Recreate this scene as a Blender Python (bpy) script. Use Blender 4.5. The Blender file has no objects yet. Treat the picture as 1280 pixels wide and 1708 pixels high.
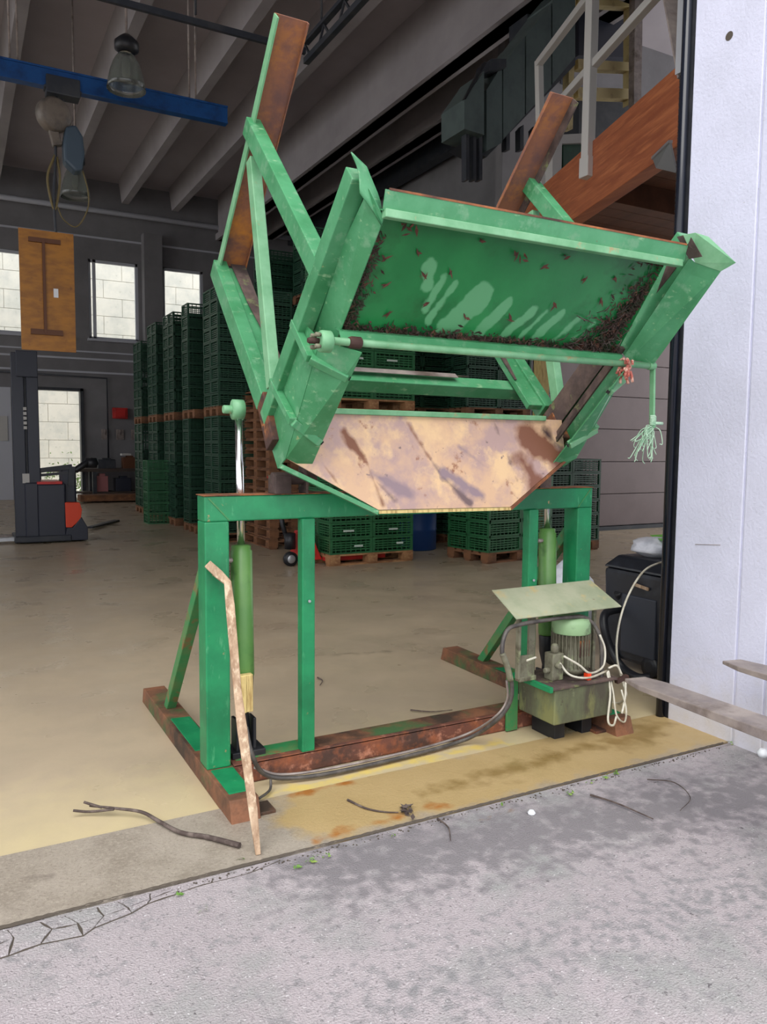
import bpy, bmesh, math, random
from mathutils import Vector, Matrix, noise
R_ = random.Random(7)
# ---------------------------------------------------------------- camera, sky, exposure
SC = bpy.context.scene
COL = SC.collection
F_PX = 1310.0
AX = Vector((0.87896943, 0.03196252, -0.47580577)).normalized()
AY = Vector((-0.47679433, 0.07760394, -0.87558255))
AZ = Vector((0.00893857, 0.99647179, 0.08345104))
AZ = (AZ - AX * AZ.dot(AX)).normalized(); AY = AZ.cross(AX)
cam = bpy.data.cameras.new('camera'); camo = bpy.data.objects.new('camera', cam); COL.objects.link(camo)
camo.matrix_world = Matrix.Translation((0, 0, 1.5)) @ Matrix((AX, AY, AZ)).to_4x4()
cam.sensor_fit = 'HORIZONTAL'; cam.sensor_width = 36; cam.lens = F_PX * 36 / 1280
cam.clip_start = .05; cam.clip_end = 200
SC.camera = camo
SC.view_settings.view_transform = 'Standard'; SC.view_settings.look = 'None'
SC.view_settings.gamma = 1; SC.view_settings.use_curve_mapping = False
SC.view_settings.exposure = 1.1
w = bpy.data.worlds.new('sky'); SC.world = w; w.use_nodes = True
wb = w.node_tree.nodes['Background']; wb.inputs[0].default_value = (0.95, 0.965, 1.0, 1); wb.inputs[1].default_value = 1.0
sun = bpy.data.lights.new('sun', 'SUN'); suno = bpy.data.objects.new('sun', sun); COL.objects.link(suno)
sun.energy = 1.0; sun.angle = math.radians(50); sun.color = (1, .97, .92)
suno.rotation_euler = Vector((.55, .55, -1)).to_track_quat('-Z', 'Y').to_euler()

# ---------------------------------------------------------------- helpers
def ray(px, py): return Matrix((AX, AY, AZ)) @ Vector((px - 640, -(py - 854), -F_PX))
def at(px, py, X=None, Y=None, Z=None):
    d = ray(px, py)
    t = X / d.x if X is not None else Y / d.y if Y is not None else (Z - 1.5) / d.z
    return Vector((0, 0, 1.5)) + d * t
ORG = {}
XF = None   # scale about the camera: draws the tipper's upper frame nearer, onto its feet
def tag(o, label=None, cat=None, group=None, kind=None):
    if label: o['label'] = label
    if cat: o['category'] = cat
    if group: o['group'] = group
    if kind: o['kind'] = kind
    return o
def empty(name, loc, label, cat, group=None):
    o = bpy.data.objects.new(name, None); o.empty_display_size = .1; COL.objects.link(o)
    o.location = loc; ORG[o] = Vector(loc); return tag(o, label, cat, group)
def obj(name, bm, mat, parent=None, bevel=0, smooth=False, kind=None, label=None):
    """link bm (world coordinates) as one mesh object with its origin at the base of its bounds"""
    if XF is not None: bmesh.ops.transform(bm, matrix=XF, verts=bm.verts)
    bmesh.ops.recalc_face_normals(bm, faces=bm.faces)
    lo = Vector([min(v.co[i] for v in bm.verts) for i in range(3)]); hi = Vector([max(v.co[i] for v in bm.verts) for i in range(3)])
    g = Vector(((lo.x + hi.x) / 2, (lo.y + hi.y) / 2, lo.z))
    bmesh.ops.translate(bm, verts=bm.verts, vec=-g)
    me = bpy.data.meshes.new(name); bm.to_mesh(me); bm.free()
    for m in (mat if isinstance(mat, (list, tuple)) else [mat]): me.materials.append(m)
    if smooth:
        for p in me.polygons: p.use_smooth = True
    o = bpy.data.objects.new(name, me); COL.objects.link(o); ORG[o] = g
    if parent is not None: o.parent = parent; o.location = g - ORG[parent]
    else: o.location = g
    if bevel:
        b = o.modifiers.new('b', 'BEVEL'); b.width = bevel; b.segments = 2; b.limit_method = 'ANGLE'; b.angle_limit = .6
    if kind: o['kind'] = kind
    if label: o['label'] = label
    return o
def NB(): return bmesh.new()
def hexa(bm, P, mi=0):
    v = [bm.verts.new(p) for p in P]
    for f in ((0,3,2,1),(4,5,6,7),(0,1,5,4),(1,2,6,5),(2,3,7,6),(3,0,4,7)):
        bm.faces.new([v[i] for i in f]).material_index = mi
    return bm
def box(bm, x0, x1, y0, y1, z0, z1, mi=0):
    return hexa(bm, [(x0,y0,z0),(x1,y0,z0),(x1,y1,z0),(x0,y1,z0),(x0,y0,z1),(x1,y0,z1),(x1,y1,z1),(x0,y1,z1)], mi)
def bar(bm, p0, p1, w, h, side=(1,0,0), mi=0):
    """box beam from p0 to p1; w across `side`, h across the other way"""
    p0 = Vector(p0); p1 = Vector(p1); d = (p1 - p0).normalized(); s = Vector(side); s = (s - d * s.dot(d)).normalized(); n = d.cross(s)
    a = s * w / 2; b = n * h / 2
    return hexa(bm, [p0-a-b, p0+a-b, p0+a+b, p0-a+b, p1-a-b, p1+a-b, p1+a+b, p1-a+b], mi)
def plate(bm, pts, t, mi=0):
    """flat polygon with thickness t along its normal"""
    pts = [Vector(p) for p in pts]; n = Vector((0,0,0))
    for i in range(len(pts)): n += (pts[i]-pts[0]).cross(pts[(i+1) % len(pts)]-pts[0])
    n = n.normalized() * t / 2
    a = [bm.verts.new(p-n) for p in pts]; b = [bm.verts.new(p+n) for p in pts]; k = len(pts)
    bm.faces.new(a[::-1]).material_index = mi; bm.faces.new(b).material_index = mi
    for i in range(k): bm.faces.new([a[i], a[(i+1)%k], b[(i+1)%k], b[i]]).material_index = mi
    return bm
def frames(pts):
    pts = [Vector(p) for p in pts]; out = []; prev = None
    for i, p in enumerate(pts):
        d = (pts[min(i+1,len(pts)-1)] - pts[max(i-1,0)]).normalized()
        if prev is None: s = d.orthogonal().normalized()
        else: s = (prev - d*prev.dot(d)).normalized()
        prev = s; out.append((p, s, d.cross(s)))
    return out
def tube(bm, pts, r, n=10, mi=0, cap=True):
    rs = r if isinstance(r, (list, tuple)) else [r]*len(pts); rings = []
    for (p, s, t), q in zip(frames(pts), rs):
        rings.append([bm.verts.new(p + (s*math.cos(2*math.pi*k/n) + t*math.sin(2*math.pi*k/n))*q) for k in range(n)])
    for a, b in zip(rings, rings[1:]):
        for k in range(n):
            f = bm.faces.new([a[k], a[(k+1)%n], b[(k+1)%n], b[k]]); f.smooth = True; f.material_index = mi
    if cap:
        bm.faces.new(rings[0][::-1]).material_index = mi; bm.faces.new(rings[-1]).material_index = mi
    return bm
def spline(pts, m=6):
    pts = [Vector(p) for p in pts]; q = [pts[0]*2-pts[1]] + pts + [pts[-1]*2-pts[-2]]; out = []
    for i in range(1, len(q)-2):
        for k in range(m):
            t = k/m; a,b,c,d = q[i-1:i+3]
            out.append(.5*((2*b)+(c-a)*t+(2*a-5*b+4*c-d)*t*t+(3*b-a-3*c+d)*t**3))
    return out + [pts[-1]]
def lathe(bm, c, prof, n=20, axis=(0,0,1), mi=0):
    ax = Vector(axis).normalized(); s = ax.orthogonal().normalized(); t = ax.cross(s); c = Vector(c); rings = []
    for r, h in prof:
        r = max(r, .0005)
        rings.append([bm.verts.new(c + ax*h + (s*math.cos(2*math.pi*k/n)+t*math.sin(2*math.pi*k/n))*r) for k in range(n)])
    for a, b in zip(rings, rings[1:]):
        for k in range(n):
            f = bm.faces.new([a[k], a[(k+1)%n], b[(k+1)%n], b[k]]); f.smooth = True; f.material_index = mi
    bm.faces.new(rings[0][::-1]).material_index = mi; bm.faces.new(rings[-1]).material_index = mi
    return bm
def copy_tree(o, loc=None, rz=None, label=None, group=None):
    c = o.copy(); COL.objects.link(c)
    if loc is not None: c.location = loc
    if rz is not None: c.rotation_euler = (0, 0, rz)
    if label: c['label'] = label
    if group: c['group'] = group
    for ch in list(o.children):
        d = ch.copy(); COL.objects.link(d); d.parent = c
        for g in list(ch.children):
            e = g.copy(); COL.objects.link(e); e.parent = d
    return c

# ---------------------------------------------------------------- materials
def mat(name, base, layers=(), rough=.6, metal=0, bump=.0, bscale=30, world=False, streaks=(), extra=None, trans=0, rvar=None):
    """base colour with noise layers (colour, scale, threshold, softness[, (sx,sy,sz)]) and streaks (colour, axes, soft, wobble, [(a,b,c,d,width)...])"""
    m = bpy.data.materials.new(name); m.use_nodes = True; nt = m.node_tree; N = nt.nodes; L = nt.links
    bs = N['Principled BSDF']; bs.inputs['Roughness'].default_value = rough; bs.inputs['Metallic'].default_value = metal
    if trans: bs.inputs['Transmission Weight'].default_value = trans
    if world: src = N.new('ShaderNodeNewGeometry').outputs['Position']
    else: src = N.new('ShaderNodeTexCoord').outputs['Object']
    col = N.new('ShaderNodeRGB'); col.outputs[0].default_value = (*base, 1); cur = col.outputs[0]
    def mix(mask, c):
        nonlocal cur
        x = N.new('ShaderNodeMix'); x.data_type = 'RGBA'; L.new(mask, x.inputs[0]); L.new(cur, x.inputs[6]); x.inputs[7].default_value = (*c, 1); cur = x.outputs[2]
    def mth(op, a, b=None, c=None, clamp=False):
        n = N.new('ShaderNodeMath'); n.operation = op; n.use_clamp = clamp
        for i, v in enumerate((a, b, c)):
            if v is None: continue
            if isinstance(v, (int, float)): n.inputs[i].default_value = v
            else: L.new(v, n.inputs[i])
        return n.outputs[0]
    for i, ly in enumerate(layers):
        c, sc, th, so = ly[:4]
        vec = src
        if len(ly) > 4:
            mp = N.new('ShaderNodeMapping'); mp.inputs['Scale'].default_value = ly[4]; L.new(src, mp.inputs[0]); vec = mp.outputs[0]
        nz = N.new('ShaderNodeTexNoise'); nz.inputs['Scale'].default_value = sc; nz.inputs['Detail'].default_value = 7; nz.inputs['Roughness'].default_value = .62
        of = N.new('ShaderNodeVectorMath'); of.operation = 'ADD'; of.inputs[1].default_value = (i*3.7, i*1.3, i*5.1); L.new(vec, of.inputs[0]); L.new(of.outputs[0], nz.inputs['Vector'])
        mr = N.new('ShaderNodeMapRange'); mr.inputs[1].default_value = th-so; mr.inputs[2].default_value = th+so; L.new(nz.outputs[0], mr.inputs[0])
        mix(mr.outputs[0], c)
    if streaks:
        sp = N.new('ShaderNodeSeparateXYZ'); gp = N.new('ShaderNodeNewGeometry'); 
        wn = N.new('ShaderNodeTexNoise'); wn.inputs['Scale'].default_value = 9; wn.inputs['Detail'].default_value = 6; L.new(gp.outputs['Position'], wn.inputs['Vector'])
        L.new(gp.outputs['Position'], sp.inputs[0])
        for c, axes, soft, wob, segs, *sc_ in streaks:
            wn_ = wn
            if sc_:
                wn_ = N.new('ShaderNodeTexNoise'); wn_.inputs['Scale'].default_value = sc_[0]; wn_.inputs['Detail'].default_value = 6; L.new(gp.outputs['Position'], wn_.inputs['Vector'])
            A = sp.outputs[axes[0]]; B = sp.outputs[axes[1]]; best = None
            for (x0, y0, x1, y1, wd) in segs:
                dx, dy = x1-x0, y1-y0; ll = dx*dx+dy*dy+1e-9
                t = mth('MULTIPLY', mth('ADD', mth('MULTIPLY', mth('SUBTRACT', A, x0), dx), mth('MULTIPLY', mth('SUBTRACT', B, y0), dy)), 1/ll, clamp=True)
                ex = mth('SUBTRACT', mth('SUBTRACT', A, x0), mth('MULTIPLY', t, dx)); ey = mth('SUBTRACT', mth('SUBTRACT', B, y0), mth('MULTIPLY', t, dy))
                dd = mth('SQRT', mth('ADD', mth('MULTIPLY', ex, ex), mth('MULTIPLY', ey, ey)))
                s = mth('SUBTRACT', wd, dd)
                best = s if best is None else mth('MAXIMUM', best, s)
            s = mth('ADD', best, mth('MULTIPLY', mth('SUBTRACT', wn_.outputs[0], .5), wob))
            mix(mth('DIVIDE', s, soft, clamp=True), c)
    L.new(cur, bs.inputs['Base Color'])
    if rvar:
        nz = N.new('ShaderNodeTexNoise'); nz.inputs['Scale'].default_value = rvar[0]; nz.inputs['Detail'].default_value = 4; L.new(src, nz.inputs['Vector'])
        mr = N.new('ShaderNodeMapRange'); mr.inputs[1].default_value = .35; mr.inputs[2].default_value = .65; mr.inputs[3].default_value = rvar[1]; mr.inputs[4].default_value = rvar[2]
        L.new(nz.outputs[0], mr.inputs[0]); L.new(mr.outputs[0], bs.inputs['Roughness'])
    if bump:
        nz = N.new('ShaderNodeTexNoise'); nz.inputs['Scale'].default_value = bscale; nz.inputs['Detail'].default_value = 8; L.new(src, nz.inputs['Vector'])
        b = N.new('ShaderNodeBump'); b.inputs['Strength'].default_value = bump; b.inputs['Distance'].default_value = .01; L.new(nz.outputs[0], b.inputs['Height']); L.new(b.outputs[0], bs.inputs['Normal'])
    return m
def s2l(r, g, b): return tuple(((c/255)/12.92 if c/255 <= .04045 else ((c/255+.055)/1.055)**2.4) for c in (r, g, b))
RUST = s2l(112, 66, 42); DRUST = s2l(62, 40, 34); TAN = s2l(205, 160, 120)
M = {}
M['portal'] = mat('green portal paint', s2l(18,118,74), [(s2l(30,138,86), 6, .55, .15), (s2l(70,150,104), 40, .66, .05, (1,1,.25)), (s2l(14,98,60), 2.5, .58, .1), (s2l(150,130,90), 22, .70, .03), (RUST, 5, .71, .03)], rough=.42, bump=.08)
M['portalold'] = mat('weathered green paint', s2l(38,124,72), [(s2l(88,120,72), 7, .52, .12), (s2l(120,95,60), 12, .60, .05), (RUST, 6, .68, .04)], rough=.55, bump=.15)
M['cradle'] = mat('light green paint', s2l(64,136,90), [(s2l(84,152,108), 5, .55, .15), (s2l(44,114,68), 3, .60, .12), (s2l(98,150,112), 15, .60, .05), (s2l(128,170,128), 34, .66, .04, (.4,1,1)), (s2l(112,96,62), 60, .71, .02), (s2l(150,160,110), 26, .71, .03), (RUST, 9, .74, .02)], rough=.42, bump=.06)
M['pale'] = mat('faded pale green paint', s2l(122,172,132), [(s2l(90,148,104), 8, .5, .15), (s2l(150,140,100), 20, .66, .04)], rough=.5)
M['rust'] = mat('rusty steel', RUST, [(s2l(150,92,52), 8, .5, .12), (DRUST, 4, .56, .08), (s2l(176,108,50), 14, .64, .06)], rough=.8, bump=.35, bscale=60)
M['orust'] = mat('orange rusty channel', s2l(132,84,62), [(s2l(178,112,44), 4, .56, .08), (s2l(104,70,64), 9, .55, .1), (s2l(60,40,34), 5, .66, .04)], rough=.75, bump=.2, bscale=50)
M['drust'] = mat('dark rust and grime', s2l(74,60,58), [(s2l(100,82,74), 9, .5, .12), (s2l(50,38,34), 4, .56, .08), (s2l(110,116,74), 12, .64, .05)], rough=.8, bump=.25, bscale=60)
M['foot'] = mat('brown rusted base steel', s2l(96,66,48), [(s2l(128,84,58), 8, .5, .1), (s2l(58,44,34), 4, .56, .08), (s2l(60,92,52), 3, .60, .06)], rough=.75, bump=.3, bscale=70)
M['crossb'] = mat('rusted crossbeam face', s2l(104,62,48), [(s2l(176,120,96), 14, .60, .05, (1,1,1)), (s2l(70,48,40), 4, .54, .08), (s2l(140,80,50), 9, .56, .08)], rough=.8, bump=.3, bscale=60)
M['grime'] = mat('grimy grey green paint', s2l(116,114,96), [(s2l(70,62,48), 6, .53, .08), (s2l(140,148,112), 9, .6, .06), (s2l(52,44,38), 12, .64, .05)], rough=.6, bump=.2)
M['tank'] = mat('mossy oil tank paint', s2l(104,112,82), [(s2l(74,70,58), 5, .5, .1, (1,1,.35)), (s2l(120,122,78), 7, .62, .06, (1,1,.4)), (s2l(150,160,120), 9, .66, .04), (s2l(60,48,40), 12, .66, .03)], rough=.55, bump=.15)
M['sagelid'] = mat('sage green cover sheet', s2l(166,168,142), [(s2l(142,150,122), 5, .52, .12), (s2l(180,164,120), 9, .62, .06), (s2l(110,78,50), 26, .72, .03)], rough=.6, bump=.08)
M['chrome'] = mat('polished steel rod', (.75,.76,.78), rough=.18, metal=1)
M['steel'] = mat('worn grey steel', s2l(128,118,116), [(s2l(164,152,144), 8, .5, .15), (s2l(100,86,78), 5, .62, .08)], rough=.5, metal=.3, bump=.1)
M['cyl'] = mat('olive green cylinder paint', s2l(78,124,60), [(s2l(96,138,70), 5, .55, .15), (s2l(60,96,48), 9, .62, .08)], rough=.4)
M['black'] = mat('black rubber', s2l(24,26,32), [(s2l(44,44,46), 8, .6, .1)], rough=.45)
M['gloss'] = mat('glossy black seal tube', s2l(22,26,36), rough=.16)
M['hose'] = mat('dusty black hose', s2l(64,60,58), [(s2l(96,90,84), 12, .55, .1)], rough=.5)
M['cable'] = mat('dirty white cable sheath', s2l(200,196,180), [(s2l(150,140,118), 10, .58, .1)], rough=.5)
M['white'] = mat('white plastic', s2l(225,228,232), rough=.4)
M['stickwood'] = mat('weathered split wood', s2l(176,150,124), [(s2l(140,112,88), 5, .5, .12, (6,6,.5)), (s2l(200,180,154), 5, .6, .08, (9,9,.5))], rough=.8, bump=.4, bscale=90)
M['yellowwood'] = mat('fresh yellow pine', s2l(206,184,122), [(s2l(160,132,80), 7, .56, .08, (9,9,1))], rough=.7, bump=.2)
M['bark'] = mat('dark twig bark', s2l(70,58,54), [(s2l(104,92,86), 20, .56, .08)], rough=.85, bump=.3)
M['leaf'] = mat('dead brown leaves', s2l(92,52,40), [(s2l(150,104,78), 16, .58, .06), (s2l(44,28,26), 10, .55, .06)], rough=.8)
M['litter'] = mat('wet leaf litter', s2l(52,36,28), [(s2l(96,60,44), 30, .58, .06), (s2l(34,44,22), 12, .58, .06)], rough=.8)
M['greenleaf'] = mat('small weed leaves', s2l(92,132,54), [(s2l(130,150,70), 20, .55, .1)], rough=.6)
M['rope'] = mat('pale green frayed strap', s2l(176,206,180), [(s2l(140,180,150), 30, .55, .1)], rough=.8)
M['pink'] = mat('red and pink rag', s2l(176,96,84), [(s2l(220,180,160), 30, .55, .06)], rough=.9)
# chute: pale tan with rust runs (world x,z of the sheet)
M['chute'] = mat('rust stained pale sheet', s2l(200,164,132), [(s2l(168,140,134), 3.2, .50, .07), (s2l(214,180,138), 5, .56, .06), (s2l(140,92,66), 8, .66, .03), (s2l(120,100,98), 30, .68, .03)], rough=.5, bump=.12, world=True, streaks=[
    (s2l(118,72,48), (0,2), .02, .09, [(1.50,1.56,1.60,1.42,.020),(1.60,1.42,1.66,1.24,.014),(1.83,1.60,1.93,1.44,.012),(1.37,1.44,1.46,1.32,.012),(1.30,1.55,1.37,1.46,.003),(2.14,1.60,2.24,1.48,.003)]),
    (s2l(104,84,84), (0,2), .02, .10, [(1.93,1.44,1.99,1.36,.012),(1.99,1.36,2.12,1.24,.016),(1.62,1.36,1.72,1.26,.01)]),
    (s2l(118,76,58), (0,2), .05, .20, [(2.52,1.56,2.68,1.44,.10),(2.46,1.44,2.55,1.32,.06)]),
    (s2l(66,48,50), (0,2), .03, .10, [(2.62,1.59,2.72,1.50,.03),(2.32,1.62,2.42,1.34,.004)]),
    (s2l(136,116,122), (0,2), .03, .12, [(1.62,1.38,1.80,1.28,.03),(2.0,1.38,2.2,1.27,.035),(2.1,1.5,2.25,1.4,.01)])])
# flap face: dark green with pale runs
M['flap'] = mat('dark green flap paint', s2l(26,112,58), [(s2l(40,130,70), 2.5, .55, .15), (s2l(24,84,40), 4, .60, .1), (s2l(80,70,40), 18, .72, .03)], rough=.3, bump=.04, world=True, streaks=[
    (s2l(92,158,110), (0,2), .008, .05, [(1.585,2.17,1.60,2.12,.035),(1.66,2.14,1.63,2.04,.022),(1.72,2.13,1.66,2.00,.018),(1.86,2.10,1.76,1.97,.055),(1.80,2.0,1.74,1.95,.03),(2.0,2.09,1.91,1.95,.030),(2.14,2.07,2.03,1.95,.026),(2.21,2.07,2.12,1.95,.012),(2.30,2.08,2.20,1.96,.020),(2.40,2.06,2.32,1.97,.016),(2.5,2.05,2.42,1.98,.010)], 14),
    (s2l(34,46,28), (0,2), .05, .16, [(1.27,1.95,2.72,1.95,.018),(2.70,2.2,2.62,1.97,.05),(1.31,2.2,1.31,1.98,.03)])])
M['asphalt'] = mat('grey asphalt', s2l(168,159,162), [(s2l(176,167,170), 1.3, .52, .12), (s2l(154,153,152), 3, .58, .08), (s2l(146,142,144), 22, .60, .06), (s2l(124,118,120), 70, .62, .04), (s2l(212,208,210), 90, .64, .03), (s2l(98,92,95), 17, .70, .02)], rough=.85, bump=.9, bscale=150, world=True,
    streaks=[(s2l(136,134,136), (0,1), .35, 1.6, [(1.0,1.75,3.0,1.6,.12)], 24), (s2l(130,125,128), (0,1), .25, 1.1, [(1.15,2.42,3.6,2.05,.30)], 16), (s2l(120,115,119), (0,1), .5, .5, [(1.0,2.52,3.6,2.35,.16)], 5), (s2l(130,106,90), (0,1), .04, .14, [(1.75,2.50,2.0,2.50,.005)], 20), (s2l(84,78,74), (0,1), .05, .10, [(0,2.57,3.4,2.57,.005)], 20)])
M['apron'] = mat('threshold concrete', s2l(156,146,134), [(s2l(138,128,116), 5, .54, .1), (s2l(166,156,142), 90, .6, .12), (s2l(128,118,106), 110, .62, .08)], rough=.55, bump=.25, bscale=90, world=True, rvar=(3,.25,.7),
    streaks=[(s2l(172,148,104), (0,1), .12, .3, [(1.35,2.85,3.4,2.85,.33)]), (s2l(138,114,70), (0,1), .12, .45, [(1.8,2.78,3.3,2.95,.08),(2.9,2.85,3.25,2.9,.12)]), (s2l(156,100,44), (0,1), .05, .22, [(1.15,2.64,1.75,2.66,.03),(1.2,3.04,1.5,3.04,.03)]), (s2l(108,98,90), (0,1), .05, .10, [(.17,2.86,.24,2.84,.03)])])
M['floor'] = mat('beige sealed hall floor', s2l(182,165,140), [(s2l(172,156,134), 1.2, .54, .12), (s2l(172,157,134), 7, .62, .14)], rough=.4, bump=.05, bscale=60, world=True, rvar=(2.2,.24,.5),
    streaks=[(s2l(206,190,146), (0,1), 1.2, .7, [(-4,3.1,3.4,3.1,.7)]), (s2l(214,190,110), (0,1), .05, .25, [(1.15,3.11,2.4,3.13,.04)]), (s2l(120,106,86), (0,1), .12, .35, [(2.2,5.1,2.9,4.9,.03),(1.75,4.3,1.8,4.25,.0)])])  # yellowish zone by the threshold, with door daylight partly painted in
M['wallwhite'] = mat('white painted outer wall', s2l(206,207,226), [(s2l(196,197,214), 3, .58, .15), (s2l(176,174,178), 60, .69, .03)], rough=.7, bump=.25, bscale=70, world=True,
    streaks=[(s2l(196,190,184), (1,2), .5, .5, [(1.5,.05,3,.05,.3)])])
M['greywall'] = mat('grey hall wall', s2l(132,130,132), [(s2l(112,110,112), 1, .55, .2)], rough=.85, bump=.05, world=True)
M['ceil'] = mat('grey concrete ceiling', s2l(186,178,182), [(s2l(168,160,164), .5, .55, .2)], rough=.9, world=True)
M['rib'] = mat('pale concrete rib', s2l(168,162,164), [(s2l(146,140,142), .8, .55, .2)], rough=.9, world=True)
M['gdoor'] = mat('warm grey door panel', s2l(126,112,112), [(s2l(116,102,102), 2, .55, .2)], rough=.6, world=True)
M['frame'] = mat('window frame grey', s2l(190,192,200), rough=.6)
M['glass'] = mat('window glass', (.95,.97,.97), rough=.02, trans=1); 
M['outwall'] = mat('pale block wall outside', s2l(230,226,214), [(s2l(205,205,196), 2, .55, .15), (s2l(160,160,140), 9, .68, .06)], rough=.9, bump=.2, world=True)
M['grass'] = mat('weedy verge', s2l(110,140,70), [(s2l(70,100,40), 8, .5, .1)], rough=.9)
M['glulam'] = mat('orange glulam timber', s2l(170,98,62), [(s2l(150,82,52), 5, .52, .1, (1,.15,3)), (s2l(190,116,74), 6, .58, .08, (1,.2,6)), (s2l(110,58,36), 4, .72, .03)], rough=.55, bump=.05)
M['deckwood'] = mat('brown deck underside', s2l(112,70,48), [(s2l(92,56,38), 4, .52, .12, (1,.2,1))], rough=.7, bump=.1)
M['pallet'] = mat('pallet timber', s2l(168,124,84), [(s2l(136,94,62), 5, .52, .1), (s2l(190,150,104), 8, .6, .08)], rough=.8, bump=.2)
M['palletdark'] = mat('old brown pallet timber', s2l(134,92,62), [(s2l(100,68,48), 5, .52, .1), (s2l(160,112,74), 8, .62, .06)], rough=.85, bump=.2)
M['paletop'] = mat('yellow pine pallet timber', s2l(206,150,84), [(s2l(170,116,66), 5, .54, .1)], rough=.8)
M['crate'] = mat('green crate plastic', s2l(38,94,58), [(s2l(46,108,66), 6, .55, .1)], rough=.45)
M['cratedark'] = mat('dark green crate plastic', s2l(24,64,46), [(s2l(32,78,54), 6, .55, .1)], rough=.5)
M['print'] = mat('white crate print', s2l(190,205,195), rough=.6)
M['blue'] = mat('blue crane rail paint', s2l(24,78,140), [(s2l(20,58,110), 6, .55, .1)], rough=.4)
M['darkmet'] = mat('dark machine metal', s2l(44,48,56), [(s2l(60,62,66), 5, .55, .1)], rough=.5)
M['navy'] = mat('anthracite truck body', s2l(40,44,58), rough=.4)
M['orange'] = mat('orange truck cover', s2l(226,66,28), rough=.4)
M['red'] = mat('red enamel', s2l(200,44,40), [(s2l(150,36,34), 6, .6, .1)], rough=.4)
M['hoist'] = mat('grey brown hoist casing', s2l(112,102,92), [(s2l(84,78,72), 6, .55, .1)], rough=.5)
M['hoistb'] = mat('slate blue hoist casing', s2l(62,78,92), rough=.45)
M['amber'] = mat('amber stained board', s2l(172,112,20), [(s2l(140,88,18), 4, .52, .12, (1,1,3)), (s2l(110,66,20), 7, .66, .05)], rough=.5)
M['brown'] = mat('brown timber batten', s2l(96,56,30), rough=.6)
M['lampglass'] = mat('clear lamp bell', s2l(190,196,190), rough=.12, trans=.85)
M['alu'] = mat('brushed aluminium', s2l(176,178,182), rough=.35, metal=.6)
M['railpaint'] = mat('cream grey handrail paint', s2l(196,194,190), rough=.5)
M['convey'] = mat('grey green conveyor panel', s2l(84,98,96), [(s2l(66,78,78), 3, .55, .12)], rough=.5)
M['cream'] = mat('cream yellow steel frame', s2l(190,172,120), [(s2l(150,130,90), 6, .6, .1)], rough=.5)
M['bench'] = mat('dark workbench timber', s2l(70,58,50), rough=.6)
M['paper'] = mat('grey paper and plastic', s2l(190,188,184), rough=.7)
M['binplastic'] = mat('black bin plastic', s2l(30,33,40), [(s2l(52,56,64), 5, .6, .1)], rough=.35, bump=.05)
M['bag'] = mat('crumpled white bag', s2l(214,216,226), [(s2l(180,184,196), 9, .55, .1)], rough=.35, bump=.5, bscale=20)
M['crack'] = mat('asphalt crack dirt', s2l(78,70,62), rough=.95)
M['lime'] = mat('lime green print', s2l(110,190,60), rough=.5)
M['skyblue'] = mat('blue plastic', s2l(30,70,130), rough=.5)

def struct(name, bm, m, parent=None, **k): return obj(name, bm, m, parent, kind='structure', **k)

# ---------------------------------------------------------------- the setting
bm = NB(); box(bm, -14, 14, -10, 2.588, -.3, 0); ground = struct('ground', bm, M['asphalt'])
bm = NB(); box(bm, -14, 3.435, 2.595, 3.06, -.3, .006); struct('threshold_slab', bm, M['apron'])
bm = NB(); box(bm, -14, 14, 2.58, 2.595, -.3, -.012); struct('joint_strip', bm, M['crack'])
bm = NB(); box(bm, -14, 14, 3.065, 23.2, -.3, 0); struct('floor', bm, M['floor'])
# right: thick white outer wall running towards the street, with its recessed panel joints
bm = NB()
for y0, y1 in ((2.575, 2.985), (2.41, 2.565), (.9, 2.40)):
    box(bm, 3.435, 3.85, y0, y1, -.05, 7.5)
box(bm, 3.445, 3.85, 2.3, 2.6, -.05, 7.49)
wr = struct('wall_right', bm, M['wallwhite'], bevel=.006)
bm = NB(); lathe(bm, at(1217, 60, X=3.4345), [(.0, -.02), (.02, -.001), (.022, .0005)], 14, (-1, 0, 0)); obj('drill_hole', bm, M['crack'], wr)
bm = NB(); bar(bm, at(1160, 908, X=3.434), at(1202, 909, X=3.434), .002, .003); obj('scuff_mark', bm, M['steel'], wr)
bm = NB(); box(bm, 3.85, 14, 2.985, 3.3, -.05, 8.6); struct('wall_front', bm, M['greywall'])
bm = NB(); box(bm, -14, -5.5, 3.06, 3.3, -.05, 8.6); struct('wall_front', bm, M['greywall'])  # unseen door opening stretched to the left for more daylight inside
bm = NB(); box(bm, -5.5, 3.85, 3.06, 3.3, 5.4, 8.6); struct('wall_front', bm, M['greywall'])
# interior shell
bm = NB(); box(bm, -14, 14, 2.98, 23.2, 8.6, 8.8); struct('ceiling', bm, M['ceil'])
for x in (-3.7, -2.1, -.5, 1.08, 2.68, 4.25, 5.6):
    bm = NB(); hexa(bm, [(x-.09,3.3,8.0),(x+.09,3.3,8.0),(x+.09,22.7,8.0),(x-.09,22.7,8.0),(x-.17,3.3,8.6),(x+.17,3.3,8.6),(x+.17,22.7,8.6),(x-.17,22.7,8.6)])
    struct('ceiling_rib', bm, M['rib'])
for x, z0, z1 in ((6.95, 7.35, 8.6), (8.35, 7.6, 8.6)):
    bm = NB(); box(bm, x-.12, x+.12, 3.3, 22.7, z0, z1); box(bm, x-.2, x+.2, 3.3, 22.7, z0, z0+.18); struct('roof_girder', bm, M['rib'])
bm = NB(); box(bm, 9.05, 9.3, 10.6, 22.9, 7.55, 7.95); struct('steel_roof_beam', bm, M['darkmet'])
bm = NB(); box(bm, -6.7, -6.5, 3, 23.2, -.05, 1.0); box(bm, -6.7, -6.5, 3, 23.2, 8.2, 8.6)  # unseen wall, tall open bays added to let sky light into the hall
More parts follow.
